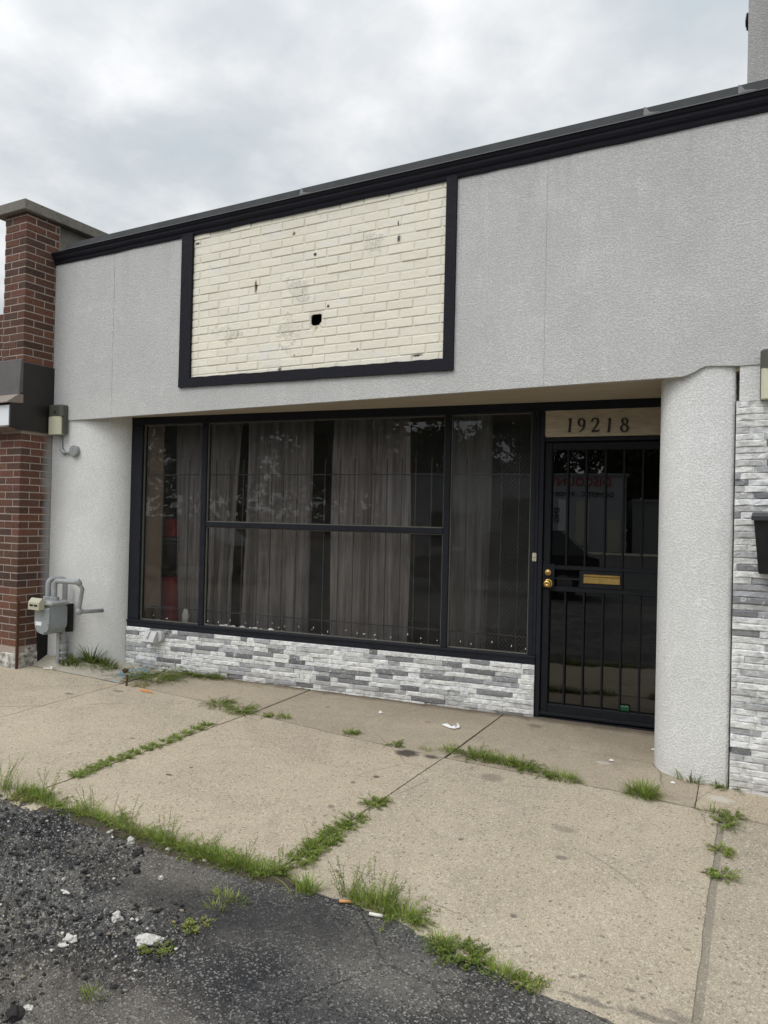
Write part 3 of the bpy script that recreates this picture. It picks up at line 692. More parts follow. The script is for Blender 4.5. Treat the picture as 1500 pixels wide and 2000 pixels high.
# diamond wire mesh behind the third pane
wm = MB(); du = .030
a, b = g4 + .01, g5 - .01; zz0, zz1 = ZB + .01, ZT - .3
for sgn in (1, -1):
    Hh = zz1 - zz0; run = Hh * .80; k = -int(run / du) - 1
    while a + k * du < b + (run if sgn < 0 else 0):
        ua = a + k * du; 
        p0, p1 = (ua, zz0), (ua + sgn * run, zz1)
        # clip to [a,b]
        t0, t1 = 0.0, 1.0; dx = p1[0] - p0[0]
        ta, tb = (a - p0[0]) / dx, (b - p0[0]) / dx
        if ta > tb: ta, tb = tb, ta
        t0, t1 = max(t0, ta), min(t1, tb)
        if t1 - t0 > .01:
            q0 = (lerp(p0[0], p1[0], t0), lerp(p0[1], p1[1], t0)); q1 = (lerp(p0[0], p1[0], t1), lerp(p0[1], p1[1], t1))
            wm.tube([W(q0[0], -.052 + sgn * .001, q0[1]), W(q1[0], -.052 + sgn * .001, q1[1])], .0011, 3, False)
        k += 1
wmo = wm.build('wire_mesh', M['wire'], sf)
# address board and digits
ab = MB(); u0a = uz(1064, 826)[0]
ab.box(u0a, dr + .05, -.03, .012, 2.103, 2.332, W, .012); abo = ab.build('address_board', M['tan'], sf)
def stroke(mb, pts, ws, P, sub=6):
    P3 = [Vector((p[0], p[1], 0)) for p in pts]; n = len(P3); C = []; WW = []
    for i in range(n - 1):
        p0, p1, p2, p3 = P3[max(i - 1, 0)], P3[i], P3[i + 1], P3[min(i + 2, n - 1)]
        for k in range(sub):
            t = k / sub; C.append(.5 * ((2 * p1) + (p2 - p0) * t + (2 * p0 - 5 * p1 + 4 * p2 - p3) * t * t + (3 * p1 - p0 - 3 * p2 + p3) * t ** 3)); WW.append(lerp(ws[i], ws[i + 1], t))
    C.append(P3[-1]); WW.append(ws[-1]); L = []; Rr = []
    for i, c in enumerate(C):
        d = (C[min(i + 1, len(C) - 1)] - C[max(i - 1, 0)]); d = d.normalized() if d.length > 1e-6 else Vector((1, 0, 0)); nn = Vector((-d.y, d.x, 0)) * WW[i] / 2
        L.append(c + nn); Rr.append(c - nn)
    m = len(C); vs = [P(p.x, p.y, 0) for p in L] + [P(p.x, p.y, 0) for p in Rr] + [P(p.x, p.y, 1) for p in L] + [P(p.x, p.y, 1) for p in Rr]; fs = []
    for i in range(m - 1):
        fs += [(2 * m + i, 2 * m + i + 1, 3 * m + i + 1, 3 * m + i), (i, i + m, i + m + 1, i + 1), (i, i + 1, 2 * m + i + 1, 2 * m + i), (m + i, 3 * m + i, 3 * m + i + 1, m + i + 1)]
    fs += [(0, 2 * m, 3 * m, m), (m - 1, 2 * m - 1, 4 * m - 1, 3 * m - 1)]
    mb.add(vs, fs)
def ell(cx, cy, rx, ry, n=12, a0=90): return [(cx + rx * math.cos(R(a0 + 360 * i / n)), cy + ry * math.sin(R(a0 + 360 * i / n))) for i in range(n + 1)]
DIG = {'1': [([(.06, 0), (.13, .5), (.20, 1)], [.14, .12, .12]), ([(.20, .99), (.12, .90), (.02, .86)], [.09, .06, .04]), ([(-.06, .015), (.18, .015)], [.04, .04])],
       '9': [(ell(.30, .69, .20, .27), [.05, .08, .12, .13, .12, .08, .05, .07, .11, .12, .11, .07, .05]), ([(.50, .72), (.47, .45), (.34, .18), (.10, .0)], [.12, .12, .09, .04])],
       '2': [([(.06, .72), (.10, .90), (.28, .985), (.47, .88), (.46, .66), (.28, .36), (.0, .06)], [.10, .08, .06, .11, .13, .09, .05]), ([(.0, .055), (.25, .07), (.50, .06)], [.10, .11, .07]), ([(.47, .05), (.54, .20)], [.07, .03])],
       '8': [(ell(.34, .76, .17, .21), [.05, .07, .11, .12, .10, .07, .06, .07, .10, .12, .10, .07, .05]), (ell(.29, .27, .22, .25), [.06, .08, .12, .13, .12, .08, .05, .08, .12, .13, .12, .08, .06])]}
for ch, px in zip('19218', (1111, 1129, 1156, 1187.5, 1212)):
    u, z = uz(px, 844.5); dm = MB(); hgt = .103
    for i, (pts, ws) in enumerate(DIG[ch]):
        stroke(dm, [(p[0] * 1.08 - .07 * p[1], p[1]) for p in pts], [w * 1.4 for w in ws], lambda x, y, d, i=i: W(u + x * hgt * .92, .0125 + d * (.005 + i * .0006), z + y * hgt))
    dm.build('digit', M['digit'], abo)

# barred security door
sd = MB(); DZ0, DZ1 = .014, 2.062; v0, v1 = -.045, -.008
stl = .048; iu0 = dl + .052; iu1 = dr - .05
mz0, mz1 = uz(1087, 1146)[1] - .035, uz(1087, 1105)[1]
wbox(sd, dl, iu0, v0, v1, DZ0, DZ1); wbox(sd, iu1, dr, v0, v1, DZ0, DZ1); wbox(sd, iu0 + .0005, iu1 - .0005, v0, v1 - .001, DZ1 - .055, DZ1 - .0005); wbox(sd, iu0 + .0005, iu1 - .0005, v0, v1 - .001, DZ0 + .0005, .105)
wbox(sd, iu0 + .0005, iu1 - .0005, v0, v1 - .0005, mz1 - .028, mz1); wbox(sd, iu0 + .0005, iu1 - .0005, v0, v1 - .0005, mz0, mz0 + .034)
zmid = (mz0 + mz1) / 2
wbox(sd, iu0 + .001, uz(1131, 1130)[0], v0 + .01, v1 - .006, zmid - .006, zmid + .008, .001)
ms0, ms1 = uz(1131, 1130)[0], uz(1216, 1130)[0]
wbox(sd, ms0, ms1, v0 + .002, v1 + .002, mz0 + .0345, mz1 - .0285)
wbox(sd, dl + .001, uz(1083, 1130)[0], v1 + .0005, v1 + .012, mz0 + .02, mz1 + .012, .003)
wbox(sd, dl - .002, dr, v1 + .001, v1 + .02, DZ0 + .008, DZ0 + .03, .003)
sdo = sd.build('security_door', M['doorblack'], sf)
for px in (1107.8, 1144, 1181.4, 1217.7, 1255):
    u = uz(px, 950)[0]
    bm_ = MB(); wbox(bm_, u - .0065, u + .0065, v0 + .008, v1 - .008, mz1 + .0005, DZ1 - .0555, .002); wbox(bm_, u - .0065, u + .0065, v0 + .008, v1 - .008, .1055, mz0 - .0005, .002); bm_.build('bar', M['doorblack'], sdo)
gd = MB(); gd.add([W(iu0 - .01, -.052, .09), W(iu1 + .01, -.052, .09), W(iu1 + .01, -.052, 2.03), W(iu0 - .01, -.052, 2.03)], [(0, 1, 2, 3)]); gd.build('glass_pane', M['doorglass'], sdo)
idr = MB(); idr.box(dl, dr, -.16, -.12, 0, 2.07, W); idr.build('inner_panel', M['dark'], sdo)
u, z = uz(1071, 1139); kn = MB(); kn.smooth = True
kn.lathe([(.034, 0), (.034, .004), (.030, .009), (.016, .012), (.013, .03), (.022, .036), (.0275, .046), (.027, .056), (.020, .062), (.012, .064), (.008, .061)], W(u, .004, z), WN, 24); kn.build('door_knob', M['brass'], sdo)
u, z = uz(1071, 1118); kn = MB(); kn.smooth = True
kn.lathe([(.025, 0), (.025, .006), (.021, .012), (.014, .013), (.012, .017), (.004, .017)], W(u, .004, z), WN, 24); kn.build('deadbolt', M['brassdark'], sdo)
ua, za = uz(1139.5, 1121); ub, zb_ = uz(1211, 1142)
mf = MB(); wbox(mf, ua, ub, v1 + .0025, v1 + .010, zb_ - .004, za - .019, .003); wbox(mf, ua, ub, v1 + .0025, v1 + .016, za - .0185, za - .002, .004); mf.build('mail_slot', M['brassdark'], sdo)
# interior room
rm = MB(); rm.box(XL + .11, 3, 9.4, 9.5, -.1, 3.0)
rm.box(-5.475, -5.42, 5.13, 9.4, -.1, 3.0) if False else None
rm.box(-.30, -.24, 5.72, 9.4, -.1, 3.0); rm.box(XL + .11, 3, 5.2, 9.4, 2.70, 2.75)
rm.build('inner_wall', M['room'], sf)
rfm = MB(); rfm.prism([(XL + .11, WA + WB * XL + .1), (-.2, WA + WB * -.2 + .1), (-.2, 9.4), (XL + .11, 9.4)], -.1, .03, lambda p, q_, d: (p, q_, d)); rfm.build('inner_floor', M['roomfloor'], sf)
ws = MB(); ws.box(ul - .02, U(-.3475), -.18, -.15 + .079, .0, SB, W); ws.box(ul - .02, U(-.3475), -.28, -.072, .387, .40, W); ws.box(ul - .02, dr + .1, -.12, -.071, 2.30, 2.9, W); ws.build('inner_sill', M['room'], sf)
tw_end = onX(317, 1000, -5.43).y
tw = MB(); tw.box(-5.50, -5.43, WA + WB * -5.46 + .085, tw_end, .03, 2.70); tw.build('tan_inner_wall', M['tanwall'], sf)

# curtains (things that hang inside)
def curtain(px0, px1, bx0, bx1, v, label, col, gather=.05, zb=.10, tw_=.0):
    (ua, _), (ub, _) = uz(px0, 830, v), uz(px1, 830, v); (va, _), (vb, _) = uz(bx0, 1215, v), uz(bx1, 1215, v)
    m = MB(); m.smooth = True; nu, nz = max(24, int(abs(ub - ua) * 130)), 26; ph = rnd(0, 6); vs = []; fs = []
    base = W((ua + ub) / 2, v, zb)
    for j in range(nz + 1):
        t = j / nz; z = lerp(2.60, zb, t); a, b = lerp(ua, va, t), lerp(ub, vb, t)
        for i in range(nu + 1):
            s_ = i / nu; x = s_ * abs(ub - ua)
            d = gather * (math.sin(x * 33 + ph + 1.9 * math.sin(x * 8 + ph)) * .8 + .6 * math.sin(x * 21 + ph * 2 + t * 1.3)) * (.55 + .45 * t) + .012 * mn.noise(Vector((x * 8, t * 5, ph)))
            vs.append(W(lerp(a, b, s_) + .012 * math.sin(t * 5 + x * 12 + ph), v - d, z))
    m.cc = col
    for j in range(nz):
        for i in range(nu): fs.append((j * (nu + 1) + i, j * (nu + 1) + i + 1, (j + 1) * (nu + 1) + i + 1, (j + 1) * (nu + 1) + i))
    m.add(vs, fs); o = m.build('curtain', M['curtain'], None, base); tag(o, label, 'curtain', 'sheer curtains inside the shop window')
CC = (.52, .475, .445)
curtain(346, 398, 345, 396, -.36, 'narrow dim grey curtain behind the narrow pane beside the red boxes', (.40, .375, .36))
curtain(408, 478, 398, 452, -.36, 'thin curtain against the first mullion, behind the wide panes', CC)
curtain(492, 612, 474, 604, -.36, 'broad gathered curtain hanging between two dark gaps behind the wide panes', CC)
curtain(655, 800, 640, 795, -.36, 'widest brownish curtain with crinkled folds near the second mullion', (.56, .50, .465))
curtain(862, 960, 884, 950, -.36, 'curtain hanging behind the diamond wire mesh pane', (.42, .405, .385))
# red boxes and items inside
def red_box(px0, px1, py0, py1, v, lab, zbase=None):
    (ua, z1), (ub, _) = uz(px0, py0, v), uz(px1, py0, v); z0 = uz(px0, py1, v)[1] if zbase is None else zbase
    m = MB(); wbox(m, ua, ub, v - .35, v, z0, z1, .01); wbox(m, ua - .004, ub + .004, v - .354, v + .004, z1 + .0005, z1 + .02, .004)
    o = m.build('red_box', M['red'], None, W((ua + ub) / 2, v - .17, z0)); tag(o, lab, 'box')
    return ua, ub, z0, z1
red_box(302, 338, 1130, 1215, -.52, 'large dull red box standing low behind the narrow pane', .03)
red_box(314, 340, 1017, 1048, -.56, 'small red box up on the shelf behind the narrow pane')
sh = MB(); (ua, z1), (ub, _) = uz(305, 1049, -.56), uz(345, 1049, -.56)
wbox(sh, ua, ub, -.94, -.54, z1 - .03, z1 - .002, .002); wbox(sh, ua, ua + .03, -.94, -.90, .03, z1 - .031, 0); wbox(sh, ub - .03, ub, -.94, -.90, .03, z1 - .031, 0)
tag(sh.build('shelf', M['room'], None, W((ua + ub) / 2, -1.2, .03)), 'dark inside shelf carrying the small red box', 'shelf')
ua, za = uz(277, 1188, -.09); ub, zb_ = uz(293, 1210, -.09)
bx = MB(); wbox(bx, ua, ub, -.16, -.09, .402, za, .003); b_o = bx.build('vent_box', M['rust'], None, W((ua + ub) / 2, -.12, .402)); tag(b_o, 'small brown box with pale edges at the window corner', 'box')
b2 = MB(); t = .006; wbox(b2, ua - .004, ub + .004, -.0895, -.084, za - .004, za + .006, 0); wbox(b2, ua - .006, ua + .002, -.0895, -.085, .404, za - .005, 0); wbox(b2, ub - .002, ub + .006, -.0895, -.085, .404, za - .005, 0); b2.build('box_rim', M['tan'], b_o) if False else None
pb = MB(); pb.smooth = True; u, z = uz(363, 1200, -.12); vs = []; fs = []
for j in range(9):
    t = j / 8
    for i in range(10):
        a_ = i / 10 * 6.283; r = (.022 + .018 * math.sin(t * 3.0)) * (1 + .35 * mn.noise(Vector((math.cos(a_) * 2, math.sin(a_) * 2, t * 4))))
        vs.append(W(u + r * math.cos(a_), -.12 + r * math.sin(a_) * .6, .405 + t * .17))
for j in range(8):
    for i in range(10): fs.append((j * 10 + i, j * 10 + (i + 1) % 10, (j + 1) * 10 + (i + 1) % 10, (j + 1) * 10 + i))
fs.append([8 * 10 + i for i in range(10)]); pb.add(vs, fs)
tag(pb.build('plastic_bag', M['plastic'], None, W(u, -.12, .405)), 'crumpled white plastic bag on the sill behind the narrow pane', 'bag')
u0_, z0_ = uz(1211, 1387, -.02); u1_, z1_ = uz(1229, 1397, -.02)
gr = MB(); gr.smooth = True; n = 7; vs = []
for i in range(n + 1):
    for j in range(4): vs.append(W(lerp(u0_, u1_, i / n), -.028 + .006 * math.sin(i * 2.1 + j), .106 + .045 * j / 3 + .004 * math.sin(i * 3)))
gr.add(vs, [(i * 4 + j, i * 4 + 4 + j, i * 4 + 5 + j, i * 4 + 1 + j) for i in range(n) for j in range(3)])
o = gr.build('wrapper', M['green'], None, W((u0_ + u1_) / 2, -.03, .106)); tag(o, 'green foil wrapper caught at the foot of the barred door', 'wrapper')
sol = o.modifiers.new('thick', 'SOLIDIFY'); sol.thickness = .002

# stucco chimney block above the roof, with its floodlight
ch = MB(); ch.box(-.311, 1.6, 5.33, 6.6, 3.931, 7.6, cham=.012); tag(ch.build('chimney', M['tower'], None, (.6, 5.9, 3.931)), 'tall square grey stucco block rising above the flat roof', 'chimney')
p = onX(1462, 42, -.311); p.y = 5.55; 
fx_ = thing('floodlight', 'small black round floodlight on the side of the stucco block', 'light', (-.312, 5.55, 4.95))
m = MB(); m.smooth = True; zc = onY(1462, 42, 5.5).z
m.lathe([(.02, 0), (.02, .004), (.045, .006), (.055, .012), (.05, .02), (.03, .022)], (-.3115, 5.5, zc), (-1, 0, 0), 16); m.build('housing', M['doorblack'], fx_)
m = MB(); m.lathe([(.03, 0), (.03, .003)], (-.334, 5.5, zc), (-1, 0, 0), 16); m.build('lens', M['carglass'], fx_)

# ------------------------------------------------------------------ wall lamps, junction box, outlet box, mailbox, bell
def lamp_parts(root, org):
    o = Vector(org); w, h, d = .205, .275, .075
    b = MB()
    rr = [(-w / 2, 0), (-w / 2, d * .72), (-w / 2 + .03, d), (w / 2 - .03, d), (w / 2, d * .72), (w / 2, 0)]
    b.prism(rr, h * .60, h - .012, lambda p, q_, z: (o.x + p, o.y - q_, o.z + z))
    r2 = [(p * .95, q_ * .93) for p, q_ in rr]
    b.add([(o.x + p, o.y - q_, o.z + h - .012) for p, q_ in rr] + [(o.x + p * .88, o.y - q_ * .85, o.z + h) for p, q_ in rr], [(i, (i + 1) % 6, 6 + (i + 1) % 6, 6 + i) for i in range(6)] + [[6 + i for i in range(6)]])
    b.box(o.x + w / 2 - .022, o.x + w / 2, o.y - d * .62, o.y, o.z - .0, o.z + h * .60 - .0005); b.box(o.x - w / 2, o.x - w / 2 + .012, o.y - d * .4, o.y, o.z - .0, o.z + h * .60 - .0005)
    b.box(o.x - w / 2 + .0125, o.x + w / 2 - .0225, o.y - .008, o.y, o.z, o.z + h * .6 - .0005)
    b.build('housing', M['lampbody'], root)
    l = MB(); l.smooth = False
    arc = [(-w / 2 + .013, .012), (-w / 2 + .006, d * .74), (-w / 2 + .02, d * .93), (-.03, d * .99), (.02, d * .99), (w / 2 - .035, d * .93), (w / 2 - .024, d * .74), (w / 2 - .024, .012)]
    l.prism(arc, -.006, h * .598, lambda p, q_, z: (o.x + p, o.y - q_, o.z + z)); l.build('lens', M['lens'], root)
    s_ = MB(); s_.lathe([(.012, 0), (.012, .004), (.006, .006)], (o.x + .01, o.y - d - .0002, o.z + h * .74), (0, -1, 0), 10); s_.build('photocell', M['dark'], root)
LX, LZ = -6.150, 2.196
l1 = thing('wall_lamp', 'olive grey wall lamp with cream lens above the round junction box', 'lamp', (LX, YF + .012, LZ), 'wall lamps on the stucco')
lamp_parts(l1, (LX, YF - .001, LZ))
l2_ = copy_tree(l1); l2_.location = (-.076, YF + .012, 2.190); l2_['label'] = 'olive grey wall lamp with cream lens above the stone cladding'
jb = thing('junction_box', 'round grey junction box fed by a thin conduit under the wall lamp', 'electrical box', (-5.866, 4.745, 2.03))
def onlc(px, py, off):    # a point on the left column's face
    return onY(px, py, 4.742 - off)
pc = onlc(148, 881, .0); e1 = onlc(120, 852, .02); e2 = onlc(120, 878, .02); e3 = onlc(124, 884, .02); e4 = onlc(142, 884, .02)
m = MB(); m.lathe([(.052, -.02), (.052, .03), (.049, .034), (.02, .035), (.004, .035)], pc, (.10, -1, 0), 22); m.build('box_body', M['conduit'], jb)
m = MB(); m.smooth = True; m.tube([e1, e2, e3, e4], .0105, 10); m.build('conduit', M['conduit'], jb)
m = MB(); m.smooth = True; m.tube([e2 + Vector((0, 0, .02)), e2, e3, e3 + Vector((.025, 0, 0))], .018, 10); m.build('elbow', M['conduit'], jb)

u, z = uz(303, 1243, .06)
ob = thing('outlet_box', 'small grey weatherproof outlet box on the ledger stone base', 'electrical box', W(u, .03, z - .06))
m = MB(); m.smooth = False
m.lathe([(.055, 0), (.055, .045), (.05, .05)], W(u + .035, .03, z), WN, 20); m.build('back_box', M['outbox'], ob)
m = MB(); m.prism([(0, -.055), (.085, -.055), (.10, -.04), (.085, -.005), (.06, .035), (.045, .05), (0, .05)], -.075, .055, lambda p, q_, d: W(u + d - .01, .045 + p, z + q_)); m.build('cover', M['outbox'], ob)
m = MB(); m.prism([(.0, -.04), (.092, -.02), (.092, -.005), (.07, .025), (.05, .04), (0, .04)], -.03, -.012, lambda p, q_, d: W(u + d - .01, .052 + p, z + q_ + .012)); m.build('hinge_rib', M['outbox'], ob)

uB, zB = uz(1044.5, 1088)
db = thing('doorbell', 'small ivory doorbell plate on the black post beside the knob', 'doorbell', W(uB, .013, zB - .03))
m = MB(); wbox(m, uB - .015, uB + .015, .0135, .022, zB - .032, zB + .032, .004); m.build('plate', M['bell'], db)
m = MB(); wbox(m, uB - .009, uB + .009, .0222, .027, zB - .010, zB + .010, .003); m.build('button', M['tan'], db)
for sgn in (1, -1):
    m = MB(); m.lathe([(.004, 0), (.004, .002)], W(uB, .0222, zB + sgn * .023), WN, 8); m.build('screw', M['dark'], db)

mbx = thing('mailbox', 'black tapered mailbox with hinged lid on the stone cladding', 'mailbox', (.02, 4.71, 1.21))
m = MB(); ym = 4.722; zt, zbm = 1.500, 1.205; a0, a1 = -.192, -.166
m.add([(a1, ym, zbm), (.20, ym, zbm), (.225, ym, zt), (a0, ym, zt), (a1, ym - .09, zbm), (.20, ym - .09, zbm), (.225, ym - .14, zt), (a0, ym - .14, zt)],
      [(0, 1, 2, 3), (4, 7, 6, 5), (0, 4, 5, 1), (0, 3, 7, 4), (1, 5, 6, 2), (3, 2, 6, 7)]); m.build('box_body', M['mail'], mbx)
m = MB(); m.prism([(ym, zt + .001), (ym - .155, zt + .001), (ym - .155, zt + .024), (ym - .02, zt + .046), (ym, zt + .046)], a0 - .012, .24, lambda p, q_, d: (d, p, q_)); m.build('lid', M['maillid'], mbx)

# ------------------------------------------------------------------ gas meter
gm = thing('gas_meter', 'grey gas meter with beige index box and pipes against the stucco column', 'gas meter', (-6.0, 4.6, 0.0))
mx0, mx1, my0, my1, mz0_, mz1_ = -6.060, -5.850, 4.455, 4.60, .345, .655
body = MB(); body.smooth = False
pr_ = []
for i in range(9):
    a_ = math.pi + math.pi * i / 8
    pr_.append(((mx0 + mx1) / 2 + .109 * math.cos(a_), mz0_ + .09 + .10 * math.sin(a_)))
poly = pr_ + [(mx1 + .004, .60), (mx0 - .004, .60)]
body.prism(poly, my0, my1, lambda p, q_, d: (p, d, q_)); body.build('meter_case', M['meter'], gm)
cx = (mx0 + mx1) / 2; cv = MB()
cv.prism([(cx + (p - cx) * .92, .46 + (q_ - .46) * .90) for p, q_ in poly], my0 - .022, my0 - .0005, lambda p, q_, d: (p, d, q_)); cv.build('cover_plate', M['meter'], gm); cv = MB(); cv.prism([(cx + (p - cx) * .92, .46 + (q_ - .46) * .90) for p, q_ in poly], my1 + .0005, my1 + .025, lambda p, q_, d: (p, d, q_)); cv.build('cover_plate', M['meter'], gm)
for (sx_, sz_) in ((-.085, .56), (.085, .56), (-.088, .44), (.088, .44), (-.045, .368), (.045, .368)): cv = MB(); cv.lathe([(.008, 0), (.008, .008)], (cx + sx_, my0 - .0222, sz_), (0, -1, 0), 6); cv.build('cover_bolt', M['meter'], gm)
tp = MB(); tp.box(mx0 - .02, mx1 + .02, my0 - .025, my1 + .03, .6005, .645, cham=.015); tp.build('meter_top', M['conduit'], gm)
ib = MB(); ib.prism([(my0 - .085, .568), (my0 - .0255, .568), (my0 - .0255, .665), (my0 - .05, .672), (my0 - .085, .635)], mx0 - .005, mx0 + .145, lambda p, q_, d: (d, p, q_)); ibo = ib.build('index_box', M['meterbox'], gm)
for a_ in (.018, .078): iw = MB(); iw.box(mx0 + a_, mx0 + a_ + .045, my0 - .088, my0 - .0855, .600, .616); iw.build('dial_window', M['dark'], ibo)
lb_ = MB(); lb_.box(mx0 + .025, mx0 + .105, my0 - .0245, my0 - .0225, .505, .56); lb_.build('label_plate', M['conduit'], gm)
lb_ = MB(); lb_.box(mx0 + .018, mx0 + .105, my0 - .0245, my0 - .0225, .42, .455); lb_.build('barcode_label', M['paper'], gm)
def pipe(pts, r, name='pipe', fit=()):
    m = MB(); m.smooth = True; m.tube(pts, r, 12)
    for i in fit:
        p = Vector(pts[i]); d = (Vector(pts[min(i + 1, len(pts) - 1)]) - Vector(pts[max(i - 1, 0)])).normalized()
        m.tube([p - d * .028, p - d * .022, p + d * .022, p + d * .028], [r * 1.1, r * 1.42, r * 1.42, r * 1.1], 12)
    m.build(name, M['conduit'], gm)
def bend(a, b, c, n=5, r=.05):
    a, b, c = Vector(a), Vector(b), Vector(c); p, q_ = b + (a - b).normalized() * r, b + (c - b).normalized() * r
    return [p.lerp(b, t).lerp(b.lerp(q_, t), t) for t in [i / n for i in range(n + 1)]]
rx = -5.955; ry = 4.672
xl_ = mx0 + .055; xr_ = mx1 - .065; ymid = 4.53
zt_ = .835
pipe([(rx, ry, -.06), (rx, ry, .2), (rx, ry, zt_ - .06)] + bend((rx, ry, .6), (rx, ry, zt_), (xl_, ymid, zt_)) + bend((rx, ry, zt_), (xl_, ymid, zt_), (xl_, ymid, .6)) + [(xl_, ymid, .70), (xl_, ymid, .64)], .024, 'inlet_pipe', (1,))
eR = onY(146, 1141, 4.53); eR = Vector((-5.60, ymid, .830))
eD = Vector((-5.665, 4.60, .555)); eW = Vector((-5.60, 4.72, .55))
pipe([(xr_, ymid, .64), (xr_, ymid, .70)] + bend((xr_, ymid, .6), (xr_, ymid, zt_ - .01), eR) + [eR - Vector((.04, 0, 0)), eR], .023, 'outlet_pipe')
pipe([eR, eR + Vector((.02, .03, -.06)), eD + Vector((0, 0, .03)), eD], .018, 'drop_pipe', (0, 3))
pipe([eD, eD.lerp(eW, .35), eW + Vector((.0, .09, 0))], .018, 'wall_pipe', (0,))
for (x_, y_) in ((xl_, ymid), (xr_, ymid)):
    m = MB(); m.lathe([(.042, 0), (.042, .03), (.03, .034)], (x_, y_, .6455), (0, 0, 1), 6); m.build('union_nut', M['conduit'], gm)
for z_ in (.09, .14, .19, .25, .31):
    m = MB(); m.smooth = True; m.tube([(rx, ry, z_ - .012), (rx, ry, z_ - .009), (rx, ry, z_ + .009), (rx, ry, z_ + .012)], [.025, .034, .034, .025], 12); m.build('pipe_coupling', M['conduit'], gm)
m = MB(); m.box(rx - .085, rx - .035, ry - .02, ry + .03, -.05, .33, cham=.004); m.build('support_post', M['conduit'], gm)
m = MB(); m.box(rx + .02, rx + .06, ry - .005, ry + .055, .34, .6, cham=.003); m.build('meter_gap_shade', M['dark'], gm)  # black block painting in the shade between meter and wall

# ------------------------------------------------------------------ ground
def sheet(m, poly, lift, th=.06, sub=0):
    n = len(poly); vs = [(x, y, gz(x, y) + lift) for x, y in poly] + [(x, y, gz(x, y) + lift - th) for x, y in poly]
    m.add(vs, [list(range(n)), [n + i for i in range(n)][::-1]] + [(i, n + i, n + (i + 1) % n, (i + 1) % n) for i in range(n)])
def wob(a, b, n, amp, seed):
    a, b = Vector(a), Vector(b); d = (b - a).normalized(); nrm = Vector((-d.y, d.x)); out = []
    for i in range(n + 1):
        t = i / n; p = a.lerp(b, t)
        out.append(tuple(p + nrm * amp * (mn.noise(Vector((t * n * .7, seed, 3))) if 0 < i < n else 0)))
    return out
def wline(pts, n, amp, seed):
    out = []
    for i in range(len(pts) - 1): out += wob(Vector(pts[i]), Vector(pts[i + 1]), n, amp, seed + i)[(0 if i == 0 else 1):]
    return out
j1 = lambda y: -5.04; g_ = .006
YJ = [(-12, 4.60), (-5.04, 4.556), (-4.0, 4.51), (-3.565, 4.462), (-2.785, 4.395), (-1.925, 4.356), (-.757, 4.377), (-.487, 4.364), (-.09, 4.347), (4, 4.25), (9, 4.2)]
def yj(x):
    for (a, b), (c, d) in zip(YJ, YJ[1:]):
        if a <= x <= c: return lerp(b, d, (x - a) / (c - a))
    return YJ[-1][1]
def yjs(x0, x1):
    return [(x, yj(x)) for x in [x0] + [p[0] for p in YJ if x0 < p[0] < x1] + [x1]]
EDGE = [(-9, 2.55), (-4.3, 2.58), (-3.763, 2.573), (-3.478, 2.554), (-3.281, 2.61), (-2.798, 2.585), (-2.35, 2.567), (-2.08, 2.6), (-1.906, 2.655), (-1.661, 2.645), (-1.30, 2.64), (-1.1, 2.594), (-.937, 2.54), (-.648, 2.497), (-.48, 2.489), (-.2, 2.50), (4, 2.45)]
def edge(x):
    for (a, b), (c, d) in zip(EDGE, EDGE[1:]):
        if a <= x <= c: return lerp(b, d, (x - a) / (c - a)) + .035 * max(0, min(1, (-1.8 - x) / .4))
    return 2.5
sw = MB()
sw.mi = 0
def slab(xl0, xl1, xr0, xr1, tint, lift=0.0, mi=0, y0=2.35):   # main slabs between the street edge and the long joint
    sw.cc = tint; sw.mi = mi
    top = yjs(xl1 + g_, xr1 - g_); top = [(x, y - g_ - .002 - .004 * abs(mn.noise(Vector((x * 9, 1, 2))))) for x, y in top]
    left = wob((xl0 + g_, edge(xl0) - .03), top[0], 22, .008, xl0); right = wob((xr0 - g_, edge(xr0) - .03), top[-1], 22, .008, xr0)
    base = [(lerp(xr0 - g_, xl0 + g_, i / 24), edge(lerp(xr0 - g_, xl0 + g_, i / 24)) - .03) for i in range(1, 24)]
    n = 30; topw = wline(top, 10, .008, 7.7 + xl0)
    sheet(sw, left[:-1] + topw + right[::-1][1:] + base, lift)
slab(-9.5, -9.5, -7.0, -7.0, (.95, .95, .95)); slab(-7.0, -7.0, -5.10, -5.035, (1.0, .99, .97), .0)
slab(-5.10, -5.035, -3.69, -3.563, (1.02, 1.01, .99), .001); slab(-3.69, -3.563, -2.0, -1.925, (1.04, 1.02, 1.0)); slab(-2.0, -1.925, -.253, -.318, (.97, .965, .955), .002); slab(-.237, -.302, 2.2, 2.2, (.86, .86, .87), -.004); slab(2.2, 2.2, 4.5, 4.5, (.95, .95, .95))
def apron(x0, x1, x0t, x1t, tint, mi=1, lift=0.0, yt=5.75):
    sw.cc = tint; sw.mi = mi
    b = yjs(x0 + g_, x1 - g_); b = [(x, y + g_ + .002) for x, y in b]; b = wline(b, 10, .008, 1.3 + x0)
    if x0 > -5.1: sheet(sw, b + [(x1t - g_, yt), (x0t + g_, yt)], lift); return
    vs = []; fs = []; nx, ny = 70, 14
    for i in range(nx + 1):
        for j in range(ny + 1):
            x = lerp(x0 + g_, x1 - g_, i / nx); y = lerp(yj(x) + g_, yt, j / ny); vs.append((x, y, gz(x, y) + lift))
    for i in range(nx):
        for j in range(ny): n_ = ny + 1; fs.append((i * n_ + j, (i + 1) * n_ + j, (i + 1) * n_ + j + 1, i * n_ + j + 1))
    sw.add(vs, fs)
